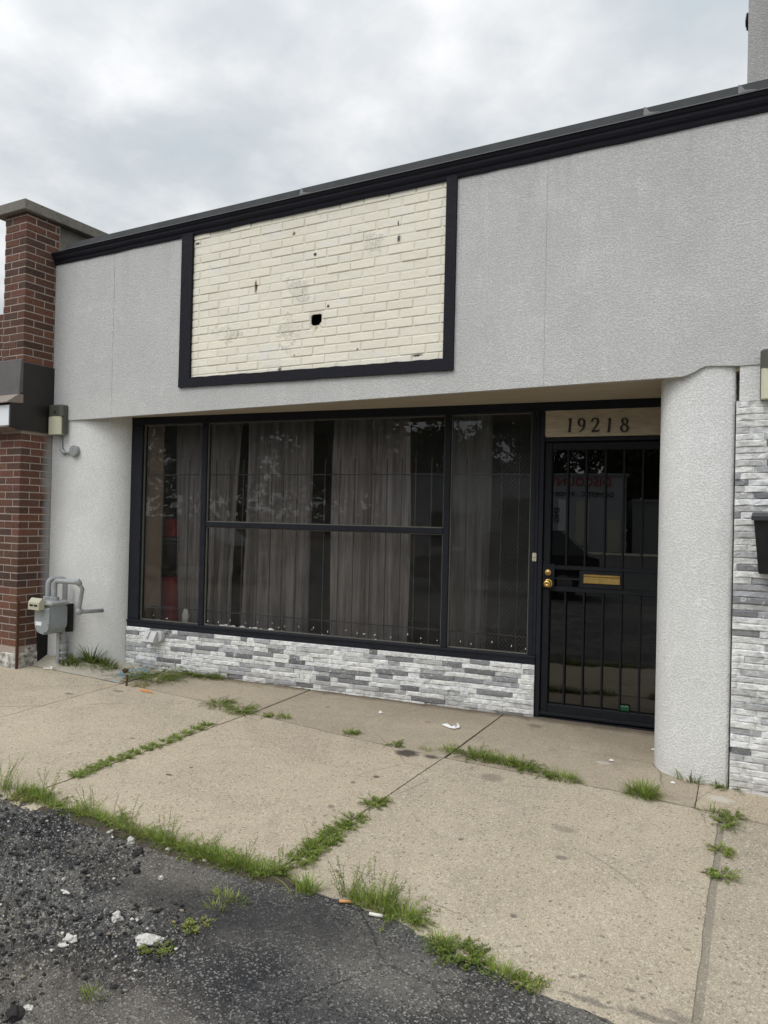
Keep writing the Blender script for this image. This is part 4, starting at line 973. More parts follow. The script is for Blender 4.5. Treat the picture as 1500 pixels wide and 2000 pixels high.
apron(-9.5, -5.05, -9.5, -5.02, (1, 1, 1), 2, -.002); apron(-5.04, -3.56, -5.02, -3.53, (.99, .97, .94)); apron(-3.555, -1.925, -3.53, -1.9, (.92, .90, .88), 1, -.002); apron(-1.915, -.44, -1.9, -.5, (.90, .88, .86), 1, .001); apron(-.447, 4.5, -.507, 4.5, (1.02, .99, .95), 0, -.001)
swo = sw.build('sidewalk', [M['concrete'], M['apron'], M['pale']]); tag(swo, kind='structure')
jd = MB()
for i in range(56):
    xa, xb = -9.5 + i * .25, -9.25 + i * .25
    for ya, yb in ((None, 4.0), (4.0, 4.4), (4.4, 4.8), (4.8, 5.8)):
        pl_ = [(xa, ya or edge(xa) - .03), (xb, ya or edge(xb) - .03), (xb, yb), (xa, yb)]; b_ = len(jd.v); jd.add([(x, y, gz(x, y) - (.10 if x < -4.95 and y > 4.3 else .010)) for x, y in pl_], [(0, 1, 2, 3)])
jb_ = MB(); sheet(jb_, [(-.262, edge(-.25)), (-.228, edge(-.25)), (-.292, 4.33), (-.326, 4.33)], -.0035, .02); tag(jb_.build('joint_filler', M['fill']), kind='structure')
tag(jd.build('sidewalk_bed', M['jointdirt']), kind='structure')

def sst(a, b, x):
    t = max(0, min(1, (x - a) / (b - a))); return t * t * (3 - 2 * t)
RB_ = [G(210, 1660), G(235, 1720), G(330, 1850), G(220, 1900), G(90, 1995)]
def rub(x, y):     # where the asphalt has crumbled
    d = 9
    m = sst(-2.55, -2.95, x + (2.6 - y) * -.55 + .12 * mn.noise(Vector((x * 3, y * 3, 0))))
    m2 = sst(.36, .12, (Vector((x, y)) - Vector(G(250, 1845)[:2])).length + .10 * mn.noise(Vector((x * 5, y * 5, 2))))
    return max(m, m2 * .9)
def ash(x, y):
    z = gz(x, y) + .007 + .006 * mn.noise(Vector((x * 2.2, y * 2.2, 0)))
    r = rub(x, y)
    if r > .01:
        d1, _ = mn.voronoi(Vector((x * 22 + .8 * mn.noise(Vector((x * 9, y * 9, 1))), y * 22, 0)))
        d2, _ = mn.voronoi(Vector((x * 58, y * 58, 5)))
        crack = sst(.0, .30, d1[1] - d1[0])
        z += r * (-.020 + .030 * crack * (.6 + .6 * mn.noise(Vector((x * 14, y * 14, 9)))) + .010 * (d2[1] - d2[0]) + .010 * mn.noise(Vector((x * 30, y * 30, 3))) + .012 * mn.noise(Vector((x * 5, y * 5, 4))))
    z += .0018 * mn.noise(Vector((x * 70, y * 70, 0)))
    return z
al = MB(); al.smooth = True
def grid(x0, x1, y0f, y1f, nx, ny, zf):
    vs = []; fs = []
    for i in range(nx + 1):
        x = lerp(x0, x1, i / nx); a, b = y0f(x), y1f(x)
        for j in range(ny + 1):
            y = lerp(a, b, j / ny); vs.append((x, y, zf(x, y) if j < ny else zf(x, y) - .004))
    for i in range(nx):
        for j in range(ny): fs.append((i * (ny + 1) + j, (i + 1) * (ny + 1) + j, (i + 1) * (ny + 1) + j + 1, i * (ny + 1) + j + 1))
    al.add(vs, fs)
ef = lambda x: edge(x) + .018 * mn.noise(Vector((x * 6, 3, 0))) + .012 * mn.noise(Vector((x * 19, 3, 0)))
grid(-4.0, -1.9, lambda x: 1.3, ef, 230, 140, ash)
grid(-1.9, .4, lambda x: 1.3, ef, 120, 70, ash)
grid(-9, -4.0, lambda x: 1.3, ef, 60, 16, ash)
grid(.4, 6, lambda x: 1.3, ef, 40, 16, ash)
grid(-9, 6, lambda x: -6, lambda x: 1.3, 60, 30, lambda x, y: gz(x, y) + .006)
tag(al.build('parking_lot', M['asphalt']), kind='structure')
gd_ = MB()
def gfar(x, y):
    return gz(x, y) - .03
vs = []; fs = []; xs_ = [-400, -120, -40, -20, -12, -6, 0, 6, 12, 20, 40, 120, 400]; ys_ = [-400, -120, -60, -40, -24, -14, -7, 0, 2, 6, 14, 40, 120, 400]
for x in xs_:
    for y in ys_: vs.append((x, y, gz(x, min(y, 5)) - .05))
for i in range(len(xs_) - 1):
    for j in range(len(ys_) - 1):
        n = len(ys_); fs.append((i * n + j, (i + 1) * n + j, (i + 1) * n + j + 1, i * n + j + 1))
gd_.add(vs, fs); tag(gd_.build('ground', M['earth']), kind='structure')
rd = MB()
for (a, b) in ((-80, -12), (-12, 8), (8, 80)):
    rd.add([(a, -34, gz(a, -34) - .02), (b, -34, gz(b, -34) - .02), (b, -6.05, gz(b, -6.05) - .02), (a, -6.05, gz(a, -6.05) - .02)], [(0, 1, 2, 3)])
tag(rd.build('road', M['road']), kind='structure')
pvm = MB(); pvm.box(-80, 80, -37.5, -34.02, -.9, gz(0, -34) + .06); tag(pvm.build('far_pavement', M['pale']), kind='structure')

# ------------------------------------------------------------------ plants
def gcol(dry=0.0, dark=0.0):
    a = random.random(); c = (lerp(.15, .36, a), lerp(.24, .45, a), lerp(.038, .085, a)); k = rnd(.75, 1.2) * (1 - .62 * dark); c = tuple(x * k for x in c)
    d = (.40, .33, .16)
    if random.random() < .06 + dry: c = tuple(lerp(x, y, rnd(.5, 1)) for x, y in zip(c, d))
    return c
def blade(m, p, L, w, az, lean, droop, seg=4):
    d = Vector((math.cos(az), math.sin(az), 0)); sd_ = Vector((-d.y, d.x, 0)); pts = []; a = lean; q_ = Vector(p)
    for i in range(seg + 1):
        ww = w * (1 - (i / seg) ** 1.6) + .0003; pts += [q_ - sd_ * ww / 2, q_ + sd_ * ww / 2]
        st_ = Vector((0, 0, 1)) * math.cos(a) + d * math.sin(a); q_ = q_ + st_ * (L / seg); a += droop / seg
    b = len(m.v); m.add(pts, [(2 * i, 2 * i + 1, 2 * i + 3, 2 * i + 2) for i in range(seg)])
def leaflet(m, p, az, L, w, pitch):
    d = Vector((math.cos(az) * math.cos(pitch), math.sin(az) * math.cos(pitch), math.sin(pitch))); sd_ = Vector((-math.sin(az), math.cos(az), 0)); p = Vector(p)
    m.add([p, p + d * L * .45 + sd_ * w / 2, p + d * L, p + d * L * .45 - sd_ * w / 2], [(0, 1, 2, 3)])
def gpos(x, y):
    return gz(x, y) if y > edge(x) + .01 else ash(x, y)
def grass_at(m, x, y, n, rx_, ry_, h, dry=0, dark=0, spread=.9, w=.0034):
    for _ in range(n):
        a = rnd(0, 6.283); r = math.sqrt(random.random()); px_, py_ = x + rx_ * r * math.cos(a), y + ry_ * r * math.sin(a)
        m.cc = gcol(dry, dark); az = a + rnd(-.9, .9); lean = rnd(.05, spread) * (.4 + .6 * r)
        blade(m, (px_, py_, gpos(px_, py_) - .004), h * rnd(.35, .95), w * rnd(.7, 1.3), az, lean, rnd(.2, 1.5))
def weed_at(m, x, y, n, rx_, ry_, h, dry=0, dark=.35, sprawl=True):
    for _ in range(n):
        a = rnd(0, 6.283); r = math.sqrt(random.random()); px_, py_ = x + rx_ * r * math.cos(a) * .7, y + ry_ * r * math.sin(a) * .7
        az = a + rnd(-.6, .6); L = h * rnd(.6, 1.4); p0 = Vector((px_, py_, gpos(px_, py_))); k = 9; q_ = p0.copy(); el = rnd(.15, .8) if sprawl else rnd(.9, 1.4)
        m.cc = (.09, .075, .035) if random.random() < .5 else gcol(0, .4); pts = []
        for i in range(k):
            q_ = q_ + Vector((math.cos(az) * math.cos(el), math.sin(az) * math.cos(el), math.sin(el))) * (L / k); el -= .09 if sprawl else .02; az += rnd(-.3, .3)
            q_.z = max(q_.z, gpos(q_.x, q_.y) + .004); pts.append(q_.copy())
        m.tube([p0] + pts, .0009, 3, False)
        for q2 in pts:
            for s_ in range(3):
                m.cc = gcol(dry, dark); leaflet(m, q2 + Vector((rnd(-.004, .004), rnd(-.004, .004), rnd(0, .004))), rnd(0, 6.283), rnd(.007, .015), rnd(.0035, .007), rnd(-.1, .9))
def plant(name, px, py, label, cat, parts, group=None):
    c = G(px, py); m = MB()
    for (kind, ox, oy, n, rx_, ry_, h, kw) in parts:
        q_ = G(px + ox, py + oy)
        if kind == 'g': grass_at(m, q_.x, q_.y, n, rx_, ry_, h, **kw)
        else: weed_at(m, q_.x, q_.y, n, rx_, ry_, h, **kw)
    o = m.build(name, M['grass'], None, (c.x, c.y, gz(c.x, c.y))); tag(o, label, cat, group); return o
g = lambda n, r, h, ox=0, oy=0, ry=None, **kw: ('g', ox, oy, n, r, ry or r, h, kw)
w_ = lambda n, r, h, ox=0, oy=0, ry=None, **kw: ('w', ox, oy, n, r, ry or r, h, kw)
GJ = 'grass and weed tufts in the sidewalk joints'
plant('weed_clump', 175, 1292, 'long-leaved dark green weeds at the foot of the column beside the gas meter', 'weeds',
      [g(110, .14, .14, -42, 3, .04, dark=.6, w=.009), g(80, .07, .25, 2, 0, .04, dark=.7, w=.012), g(190, .17, .12, 28, 5, .05, dark=.6, w=.008), w_(50, .25, .11, 5, 6, .06, dark=.6)])
plant('weed_clump', 300, 1327, 'sprawling small-leaved weed beside the blue paint ring', 'weeds', [w_(150, .20, .18, 2, 0, .13, dark=.5), w_(30, .08, .20, -32, -6, dark=.4)])
plant('weed_clump', 400, 1318, 'low green weed patch along the foot of the stone base', 'weeds', [w_(130, .26, .12, -4, 2, .07, dark=.55), g(180, .24, .09, -4, 3, .05, dark=.5), g(90, .34, .04, 60, 16, .03, dry=.9)])
plant('grass_tuft', 276, 1340, 'dry straw-coloured tuft at the foot of the rusty pin', 'grass', [g(150, .075, .06, 0, 0, .05, dry=.95, spread=1.4)])
plant('weed_clump', 447, 1386, 'leafy weed sprawled over the joint crossing nearest the long grass line', 'weeds', [w_(46, .12, .11, -22, -9, .06, dark=.25), w_(50, .11, .10, 22, 3, .05, dark=.25), g(80, .10, .06, 10, 8, .04)], GJ)
line = [(150, 1517), (165, 1510), (185, 1502), (205, 1494), (225, 1486), (245, 1479), (262, 1471), (285, 1464), (305, 1457), (325, 1449), (345, 1441), (365, 1433), (385, 1425), (404, 1417)]
plant('grass_strip', 280, 1466, 'long thin line of grass growing in one sidewalk joint', 'grass', [g(95, .05, .05, px - 280, py - 1466, .02, spread=1.1) for px, py in line] + [w_(7, .04, .05, px - 280, py - 1466, .02, dark=.2) for px, py in line], GJ)
plant('grass_tuft', 552, 1402, 'small bright tuft in the joint just before the first slab corner', 'grass', [g(70, .05, .075, 5, 0, .03), w_(16, .07, .06, -18, -2, .03, dark=.2)], GJ)
plant('grass_tuft', 685, 1433, 'small flat tuft in the joint in front of the widest curtain', 'grass', [g(60, .055, .06, 0, 0, .03), w_(12, .06, .05, 0, 0, .03)], GJ)
plant('weed_clump', 771, 1454, 'tiny weed beside the dark oval stain on the concrete', 'weeds', [w_(16, .05, .05, 0, 0, .03)], GJ)
plant('grass_tuft', 833, 1465, 'thin pale wisp of grass between the oval stains and the crossing', 'grass', [g(34, .06, .05, 0, 0, .02, dry=.1)], GJ)
plant('grass_tuft', 879, 1468, 'spiky tuft exactly where two sidewalk joints cross', 'grass', [g(100, .07, .085, 0, 0, .05, spread=1.2)], GJ)
plant('weed_clump', 972, 1490, 'broad dark clump of grass and weeds in front of the barred door', 'weeds', [w_(40, .09, .10, -50, -14, .05, dark=.5), g(280, .10, .09, -25, -6, .055, dark=.35), g(300, .11, .085, 20, 2, .055, dark=.35), w_(34, .08, .09, 52, 10, .04, dark=.5), g(80, .09, .07, 48, 12, .04, dark=.4)], GJ)
plant('grass_tuft', 1096, 1522, 'wide splayed tuft between the dark clump and the round tuft', 'grass', [g(290, .11, .09, 0, 0, .055, spread=1.4, dark=.2), w_(16, .07, .06, -40, -8, .03, dark=.4)], GJ)
plant('grass_tuft', 1257, 1554, 'round domed tuft of broad blades in front of the pale column', 'grass', [g(380, .075, .12, 0, 0, .06, spread=1.25, w=.0045, dark=.25)], GJ)
plant('weed_clump', 1350, 1525, 'pointed dark weeds at the foot of the pale column', 'weeds', [g(70, .08, .11, 0, 0, .04, dark=.5, w=.008, spread=1.2), g(12, .03, .16, 8, -2, .02, dark=.7, w=.006, spread=.3)])
plant('weed_clump', 1411, 1536, 'low weeds in the corner where the column meets the stone cladding', 'weeds', [g(60, .06, .075, 0, 0, .03, dark=.4, w=.006), w_(16, .07, .06, 10, 4, .03, dark=.4)])
plant('grass_tuft', 1391, 1588, 'flat dark tuft at the head of the widest sidewalk joint', 'grass', [g(70, .07, .075, 0, 0, .03, dark=.5, spread=1.4), w_(12, .05, .05, 40, 8, .03, dark=.4)], GJ)
plant('weed_clump', 1413, 1613, 'trailing weed in the wide joint just below the flat dark tuft', 'weeds', [w_(26, .035, .07, 0, 0, .08, dark=.35)], GJ)
plant('weed_clump', 1408, 1665, 'yellowish small weed midway along the wide joint', 'weeds', [w_(22, .035, .05, 0, 0, .03, dark=.0, dry=.25)], GJ)
plant('weed_clump', 1409, 1710, 'last small green weed in the wide joint, standing alone', 'weeds', [w_(24, .04, .055, 0, 0, .03, dark=.2)], GJ)
plant('weed_clump', 735, 1571, 'compact leafy weed alone on the diagonal joint', 'weeds', [w_(34, .05, .06, 0, 0, .04, dark=.3), g(20, .04, .05, 0, 0, .03)], GJ)
plant('weed_strip', 630, 1652, 'long leafy weed strip running up the diagonal joint from the kerb grass', 'weeds', [w_(30, .045, .06, px - 630, py - 1652, .05, dark=.25) for px, py in [(690, 1605), (662, 1622), (645, 1638), (625, 1650), (608, 1664), (592, 1680)]] + [g(36, .05, .10, -18, 10, .04), g(10, .02, .16, -22, 6, .02, spread=.25)], GJ)
plant('grass_tuft', 600, 1742, 'bright tuft at the asphalt edge beside the diagonal joint', 'grass', [g(130, .05, .105, 0, 0, .035, spread=.9), g(8, .03, .16, -20, 10, .02, spread=1.5, dry=.5)])
plant('grass_clump', 728, 1770, 'tallest bushy clump of grass and weeds on the asphalt edge', 'grass', [w_(16, .05, .12, -48, -14, .04, dark=.5, sprawl=False), w_(18, .08, .11, 15, -8, .05, dark=.5, sprawl=False), g(150, .055, .11, -20, -4, .035, spread=.9), g(170, .06, .12, 20, 4, .04, spread=.95), g(120, .07, .10, 62, 26, .04), w_(36, .07, .10, 60, 22, .04, dark=.4), g(8, .03, .2, 10, 16, .02, spread=1.5, dry=.8)])
plant('weed_clump', 885, 1861, 'dark low weeds spilling over the asphalt edge', 'weeds', [g(110, .06, .07, -22, -12, .04), w_(60, .08, .07, 8, 4, .05, dark=.55), w_(18, .05, .06, 48, 16, .03, dark=.4)])
plant('grass_tuft', 981, 1908, 'pale green spiky tuft alone on the asphalt edge', 'grass', [g(130, .05, .085, 0, 0, .035, spread=1.1, dry=.08)])
plant('weed_clump', 1030, 1927, 'small brownish weed beside the pale spiky tuft', 'weeds', [w_(24, .05, .045, 0, 0, .03, dry=.3)])
plant('grass_tuft', 440, 1762, 'thin yellow-green grass growing from an asphalt crack below the edge strip', 'grass', [g(110, .09, .065, 8, -4, .03, dry=.25), g(45, .05, .05, -18, 14, .025, dry=.3)])
plant('weed_clump', 368, 1818, 'sparse reddish weed in the asphalt crack above the biggest white stone', 'weeds', [w_(9, .06, .04, -10, 4, .03, dry=.3, dark=.35), w_(7, .04, .04, 18, -10, .02, dry=.45, dark=.2)])
plant('weed_clump', 305, 1862, 'olive weed tucked beneath the biggest white stone', 'weeds', [w_(14, .07, .04, 0, 0, .03, dry=.3, dark=.4), g(40, .07, .04, 0, 0, .03, dry=.4, dark=.3)])
plant('grass_tuft', 180, 1950, 'small lone tuft sprouting from the gravelly asphalt', 'grass', [g(50, .04, .06, 0, 0, .03, dry=.2)])
plant('weed_clump', 10, 1540, 'tall narrow-leaved weed at the photo edge end of the grass strip', 'weeds', [w_(16, .06, .19, -6, 4, .05, dark=.1, sprawl=False), g(120, .12, .13, 6, 10, .06)])
plant('grass_tuft', 44, 1563, 'yellowing mossy tuft in front of the tall narrow-leaved weed', 'grass', [g(200, .08, .05, 0, 0, .05, dry=.75, spread=1.4), w_(22, .06, .05, 0, 0, .04, dry=.7)])
# soil the grass roots in, along the ragged asphalt edge
sl_ = MB(); vs = []; fs = []; nx, ny = 150, 6
for i in range(nx + 1):
    x = lerp(-3.45, -1.85, i / nx); cy_ = edge(x) - .005 + .012 * mn.noise(Vector((x * 5, 1, 1))); hw = .042 + .022 * mn.noise(Vector((x * 7, 2, 2)))
    for j in range(ny + 1):
        t = j / ny * 2 - 1; vs.append((x, cy_ + t * hw, gz(x, cy_) - .006 + .022 * (1 - t * t) + .007 * mn.noise(Vector((x * 40, t * 6, 0)))))
for i in range(nx):
    for j in range(ny): fs.append((i * (ny + 1) + j, (i + 1) * (ny + 1) + j, (i + 1) * (ny + 1) + j + 1, i * (ny + 1) + j + 1))
sl_.smooth = True; sl_.add(vs, fs); tag(sl_.build('soil_strip', M['jointdirt']), kind='structure')
# the long strip of grass where the asphalt meets the concrete
es = MB()
strip = [(62, 1550, .05), (85, 1562, .06), (110, 1572, .045), (150, 1585, .07), (175, 1592, .08), (200, 1602, .08), (225, 1612, .07), (250, 1622, .07), (275, 1632, .06), (300, 1638, .06), (325, 1648, .06), (350, 1656, .06), (375, 1664, .06), (400, 1672, .07), (425, 1680, .075), (450, 1688, .07), (475, 1696, .07), (500, 1702, .065), (525, 1706, .06), (545, 1708, .045)]
for i, (px, py, r) in enumerate(strip):
    c = G(px, py); dr_ = .5 if 250 <= px <= 280 else 0
    c.y -= .012; n_ = int(rnd(60, 190)); grass_at(es, c.x + rnd(-.02, .02), c.y, n_, r * 1.2, r * rnd(.5, .8), rnd(.05, .10), dry=dr_ + .06, spread=1.15); grass_at(es, c.x + rnd(-.03, .03), c.y, n_ // 2, r, r * .6, rnd(.06, .11), dark=.35, spread=1.1); grass_at(es, c.x, c.y - .02, 40, r * 1.2, r * .6, .05, dry=.75, spread=1.5, w=.0025)
    weed_at(es, c.x, c.y + .02, int(rnd(3, 14)), r, r * .6, .08, dark=.3, sprawl=True)
    if i % 3 == 1: weed_at(es, c.x, c.y + .02, 8, r * .6, r * .4, .12, dark=.3, sprawl=False)
tag(es.build('grass', M['grass'], None, (-2.6, 2.6, -.12)), 'ragged green grass strip along the edge of the crumbling asphalt', 'grass', kind='stuff')

# ------------------------------------------------------------------ stones, rubble and litter
def rockmesh(m, c, r, sq=(1, 1, .7), seed=0, n=2):
    import bmesh
    bm_ = bmesh.new(); bmesh.ops.create_icosphere(bm_, subdivisions=n, radius=1)
    rz = rnd(0, 6.28); vs = []
    for v in bm_.verts:
        p = v.co.copy(); k = 1 + .55 * mn.noise(p * 1.5 + Vector((seed * 7.1, seed * 3.3, 0))) + .28 * mn.noise(p * 3.9 + Vector((seed, 0, 0)))
        p = p * k; p = Vector((p.x * sq[0], p.y * sq[1], p.z * sq[2])); p = Matrix.Rotation(rz, 3, 'Z') @ p; vs.append(Vector(c) + p * r)
    m.add(vs, [[v.index for v in f.verts] for f in bm_.faces]); bm_.free()
ROCKS = [(289, 1847, .052, (1.25, .8, .6), 'biggest flat white stone chunk lying by the olive weed'), (137, 1840, .036, (1, .9, .75), 'pale square stone chunk on the gravelly asphalt'), (228, 1799, .034, (.9, .8, .9), 'white upright stone alone in the middle of the crumbled asphalt'),
         (256, 1645, .028, (.9, .8, 1), 'white pebble against the yellow part of the grass strip'), (215, 1631, .020, (1.4, .7, .5), 'flat white chip beside the grass strip, near the upright pebble'), (328, 1664, .017, (1, .9, .8), 'round pale pebble at the grass strip edge'),
         (314, 1721, .019, (.9, .8, .9), 'small white pebble on the sandy asphalt patch'), (399, 1687, .015, (1, 1, .9), 'little grey-white pebble buried in the grass strip'), (127, 1749, .026, (1.5, .5, .35), 'thin slanted white chip on the black rubble'),
         (124, 1852, .018, (1.4, .7, .5), 'thin pale flake touching the square stone chunk'), (56, 1970, .022, (1.3, .8, .5), 'flat cream stone near the gravelly lower corner')]
for i, (px, py, r, sq, lab) in enumerate(ROCKS):
    c = G(px, py); m = MB(); z = ash(c.x, c.y); rockmesh(m, (c.x, c.y, z + r * sq[2] * .4), r * .68, sq, i + 1, 3)
    tag(m.build('stone_chunk', M['chalk'], None, (c.x, c.y, z)), lab, 'stone', 'white stone chunks on the asphalt')
for i, (px, py, r, lab) in enumerate([(270, 1669, .026, 'black asphalt lump above the sandy patch'), (266, 1706, .020, 'black asphalt lump on the sandy patch'), (30, 1985, .03, 'large dark asphalt lump in the lower corner of the lot')]):
    c = G(px, py); m = MB(); z = ash(c.x, c.y); rockmesh(m, (c.x, c.y, z + r * .4), r, (1, .9, .7), 40 + i, 2); tag(m.build('asphalt_lump', M['tarchunk'], None, (c.x, c.y, z)), lab, 'asphalt lump', 'loose asphalt lumps')
rb = MB()
cnt = 0
while cnt < 2200:
    x, y = rnd(-4.0, -1.95), rnd(1.45, 2.56)
    if rub(x, y) < .35 or y > edge(x) - .03: continue
    r = rnd(.003, .009) if random.random() < .93 else rnd(.009, .016); rb.mi = (1 if random.random() < .25 else 2) if random.random() < .16 and r < .009 else 0
    rockmesh(rb, (x, y, ash(x, y) + r * .3), r, (1.2, .9, .6), cnt, 1); cnt += 1
tag(rb.build('rubble', [M['tarchunk'], M['chalk'], M['gravel']], None, (-3, 2, -.15)), 'loose crumbs of black asphalt and pale gravel', 'rubble', kind='stuff')
def ribbon(name, pts, w, mat_, lab, cat, curl=.012, group=None):
    P3 = [G(*p) for p in pts]; m = MB(); vs = []; n = len(P3)
    for i, p in enumerate(P3):
        d = (P3[min(i + 1, n - 1)] - P3[max(i - 1, 0)]).normalized(); sd_ = Vector((-d.y, d.x, 0)) * w * (.35 + .65 * math.sin(math.pi * (i + .4) / n)); z = gpos(p.x, p.y) + .006
        vs += [(p.x - sd_.x, p.y - sd_.y, z), (p.x + sd_.x, p.y + sd_.y, z + curl * (i % 2 + .4))]
    m.add(vs, [(2 * i, 2 * i + 1, 2 * i + 3, 2 * i + 2) for i in range(n - 1)])
    o = m.build(name, mat_, None, tuple(P3[0])); md = o.modifiers.new('thick', 'SOLIDIFY'); md.thickness = .0015; tag(o, lab, cat, group); return o
ribbon('paper_scrap', [(864, 1417), (872, 1420), (880, 1423), (888, 1424), (895, 1422), (896, 1418), (890, 1418)], .013, M['white'], 'curled white paper scrap on the concrete below the mesh pane', 'paper scrap')
ribbon('paper_chip', [(740, 1394), (744, 1394), (747, 1393)], .008, M['white'], 'tiny white chip on the concrete near the stone base', 'paper scrap')
ribbon('plastic_strip', [(273, 1350), (280, 1351), (290, 1353), (296, 1355)], .006, M['orange'], 'short orange plastic strip beside the dry straw tuft', 'litter')
def butt(px, py, az, mat_, lab, L=.055, r=.0045):
    c = G(px, py); d = Vector((math.cos(az), math.sin(az), 0)); z = ash(c.x, c.y) + r + .003; m = MB(); m.smooth = True
    m.tube([(c.x - d.x * L / 2, c.y - d.y * L / 2, z), (c.x + d.x * L / 2, c.y + d.y * L / 2, z)], r, 8); tag(m.build('cigarette_butt', mat_, None, (c.x, c.y, z - r)), lab, 'cigarette butt')
butt(674, 1769, .4, M['butt'], 'orange cigarette butt left of the tallest bushy clump', .05, .006); butt(734, 1795, .2, M['plastic'], 'white cigarette butt under the tallest bushy clump', .055, .007)
c = G(247, 1340); m = MB(); m.smooth = True; top = onY(248, 1319, c.y)
m.tube([(c.x, c.y, gz(c.x, c.y) - .02), (c.x + .005, c.y, top.z)], .008, 8); m.tube([(c.x + .005, c.y, top.z - .002), (c.x + .005, c.y, top.z + .004)], .012, 8)
tag(m.build('steel_pin', M['rust'], None, (c.x, c.y, gz(c.x, c.y))), 'rusty steel pin standing up from the sidewalk joint', 'pin')
c = G(245, 1314); m = MB(); m.smooth = True; rockmesh(m, (c.x, c.y, gz(c.x, c.y) + .02), .026, (1, 1, .9), 77, 2); tag(m.build('nut_shell', M['rust'], None, (c.x, c.y, gz(c.x, c.y))), 'round brown ball beside the blue paint ring', 'nut')
c = G(101, 1309); m = MB(); m.smooth = True; m.tube([(c.x - .09, c.y - .02, gz(c.x, c.y) + .01), (c.x, c.y, gz(c.x, c.y) + .014)], .007, 8); m.tube([(c.x - .004, c.y, gz(c.x, c.y) + .0), (c.x + .004, c.y, gz(c.x, c.y) + .034)], .015, 8)
tag(m.build('pipe_stub', M['plastic'], None, (c.x, c.y, gz(c.x, c.y))), 'small white plastic pipe stub lying near the gas meter', 'pipe')
# small pale chips at the column foot
CH_ = [(1190, 1487, 'first white paint chip lying beside the door threshold'), (1272, 1466, 'white paint chip closest to the door side of the pale column'), (1286, 1493, 'white paint chip against the foot curve of the pale column'), (1310, 1531, 'double white paint chip under the pointed dark weeds')]
for px, py, lab in CH_: ribbon('paint_chip', [(px, py), (px + 4, py), (px + 8, py + 1)], .010, M['white'], lab, 'paint chip', .004, 'white paint chips')

# ------------------------------------------------------------------ across the street: what the glass reflects
sh_ = thing('repair_shop', 'white block repair shop with red lettering across the street', 'building', (-6, -42, gz(-6, -40)))
zg = gz(0, -40)
m = MB(); m.box(-16, .6, -50, -40, zg - .1, 4.6); m.build('wall', M['shopwhite'], sh_)
m = MB(); m.box(-16.2, .75, -50.2, -39.85, 4.601, 4.75); m.build('roof', M['shopgrey'], sh_)
m = MB(); m.box(1.02, 14, -49, -41, zg - .1, 3.0); m.box(1.02, 14.2, -49.2, -40.8, 3.001, 3.15); m.build('side_shed', M['shopgrey'], sh_)
m = MB(); m.box(-7.6, -4.2, -39.995, -39.9, zg, 3.0); m.build('garage_door', M['shopdark'], sh_)
m = MB(); m.box(-2.6, -1.75, -39.995, -39.9, zg + .4, 2.9); m.build('roller_door', M['shopcream'], sh_)
m = MB(); m.box(-.55, .25, -39.995, -39.9, zg, 1.7); m.build('side_door', M['shopcream'], sh_)
m = MB(); m.box(-12.5, -9, -39.995, -39.9, zg, 2.0); m.build('garage_door', M['shopdark'], sh_)
m = MB(); m.box(-3.75, -3.25, -39.994, -39.93, .9, 3.0); m.build('banner', M['whiteboard'], sh_)
def text(s_, size, mat_, loc, rot, parent, name='lettering', ext=.02, sxz=1.0):
    cu = bpy.data.curves.new(name, 'FONT'); cu.body = s_; cu.size = size; cu.extrude = ext; cu.align_x = 'CENTER'; cu.resolution_u = 2
    t_ = bpy.data.objects.new('tmp', cu); COL.objects.link(t_); bpy.context.view_layer.update()
    me = bpy.data.meshes.new_from_object(t_.evaluated_get(bpy.context.evaluated_depsgraph_get())); bpy.data.objects.remove(t_); bpy.data.curves.remove(cu)
    me.name = name; me.materials.clear(); me.materials.append(mat_)
    o = bpy.data.objects.new(name, me); COL.objects.link(o); o.parent = parent; o.rotation_euler = rot; o.location = Vector(loc) - Vector(parent['_org']); o.scale = (sxz, 1, 1); return o
RT2 = (R(90), 0, R(180))
text('DISCOUNT', .80, M['shopred'], (-2.35, -39.96, 3.92), RT2, sh_, ext=.03)
text('DOMESTIC - IMPORT', .44, M['shopdark'], (-2.2, -39.96, 3.22), RT2, sh_)
text('ENG', .5, M['shopdark'], (-3.66, -39.91, 1.95), (R(90), R(90), R(180)), sh_)
# trees behind the shop
def tree(name, x, y, h, r, lab, seed, leaves=2600):
    random.seed(seed); z0 = gz(x, y); t_ = thing(name, lab, 'tree', (x, y, z0), 'trees across the street')
    m = MB(); m.smooth = True; m.tube([(x, y, z0 - .1), (x + rnd(-.2, .2), y, z0 + h * .3), (x + rnd(-.4, .4), y, z0 + h * .62), (x, y, z0 + h * .9)], [.32, .24, .15, .04], 8)
    for k in range(7):
        a = rnd(0, 6.28); zz = z0 + h * rnd(.28, .6); m.tube([(x, y, zz), (x + math.cos(a) * r * .4, y + math.sin(a) * r * .4, zz + h * .12), (x + math.cos(a) * r * .8, y + math.sin(a) * r * .8, zz + h * .22)], [.12, .07, .02], 6)
    m.build('trunk', M['bark'], t_)
    m = MB(); cl = [(Vector((rnd(-1, 1), rnd(-1, 1), rnd(-1, 1))).normalized() * rnd(.3, .95), rnd(.18, .38)) for _ in range(26)]
    for k in range(leaves):
        c, s_ = random.choice(cl); p = c + Vector((random.gauss(0, 1), random.gauss(0, 1), random.gauss(0, 1))) * s_ * .55
        p = Vector((x + p.x * r, y + p.y * r, z0 + h * .62 + p.z * h * .38)); L = rnd(.16, .36); b_ = rnd(.55, 1.2); m.cc = (.035 * b_, .060 * b_, .018 * b_)
        a = Vector((rnd(-1, 1), rnd(-1, 1), rnd(-1, 1))).normalized(); b2_ = a.orthogonal().normalized()
        m.add([p - a * L, p + b2_ * L * .5, p + a * L, p - b2_ * L * .5], [(0, 1, 2, 3)])
    m.build('crown', M['leaf'], t_)
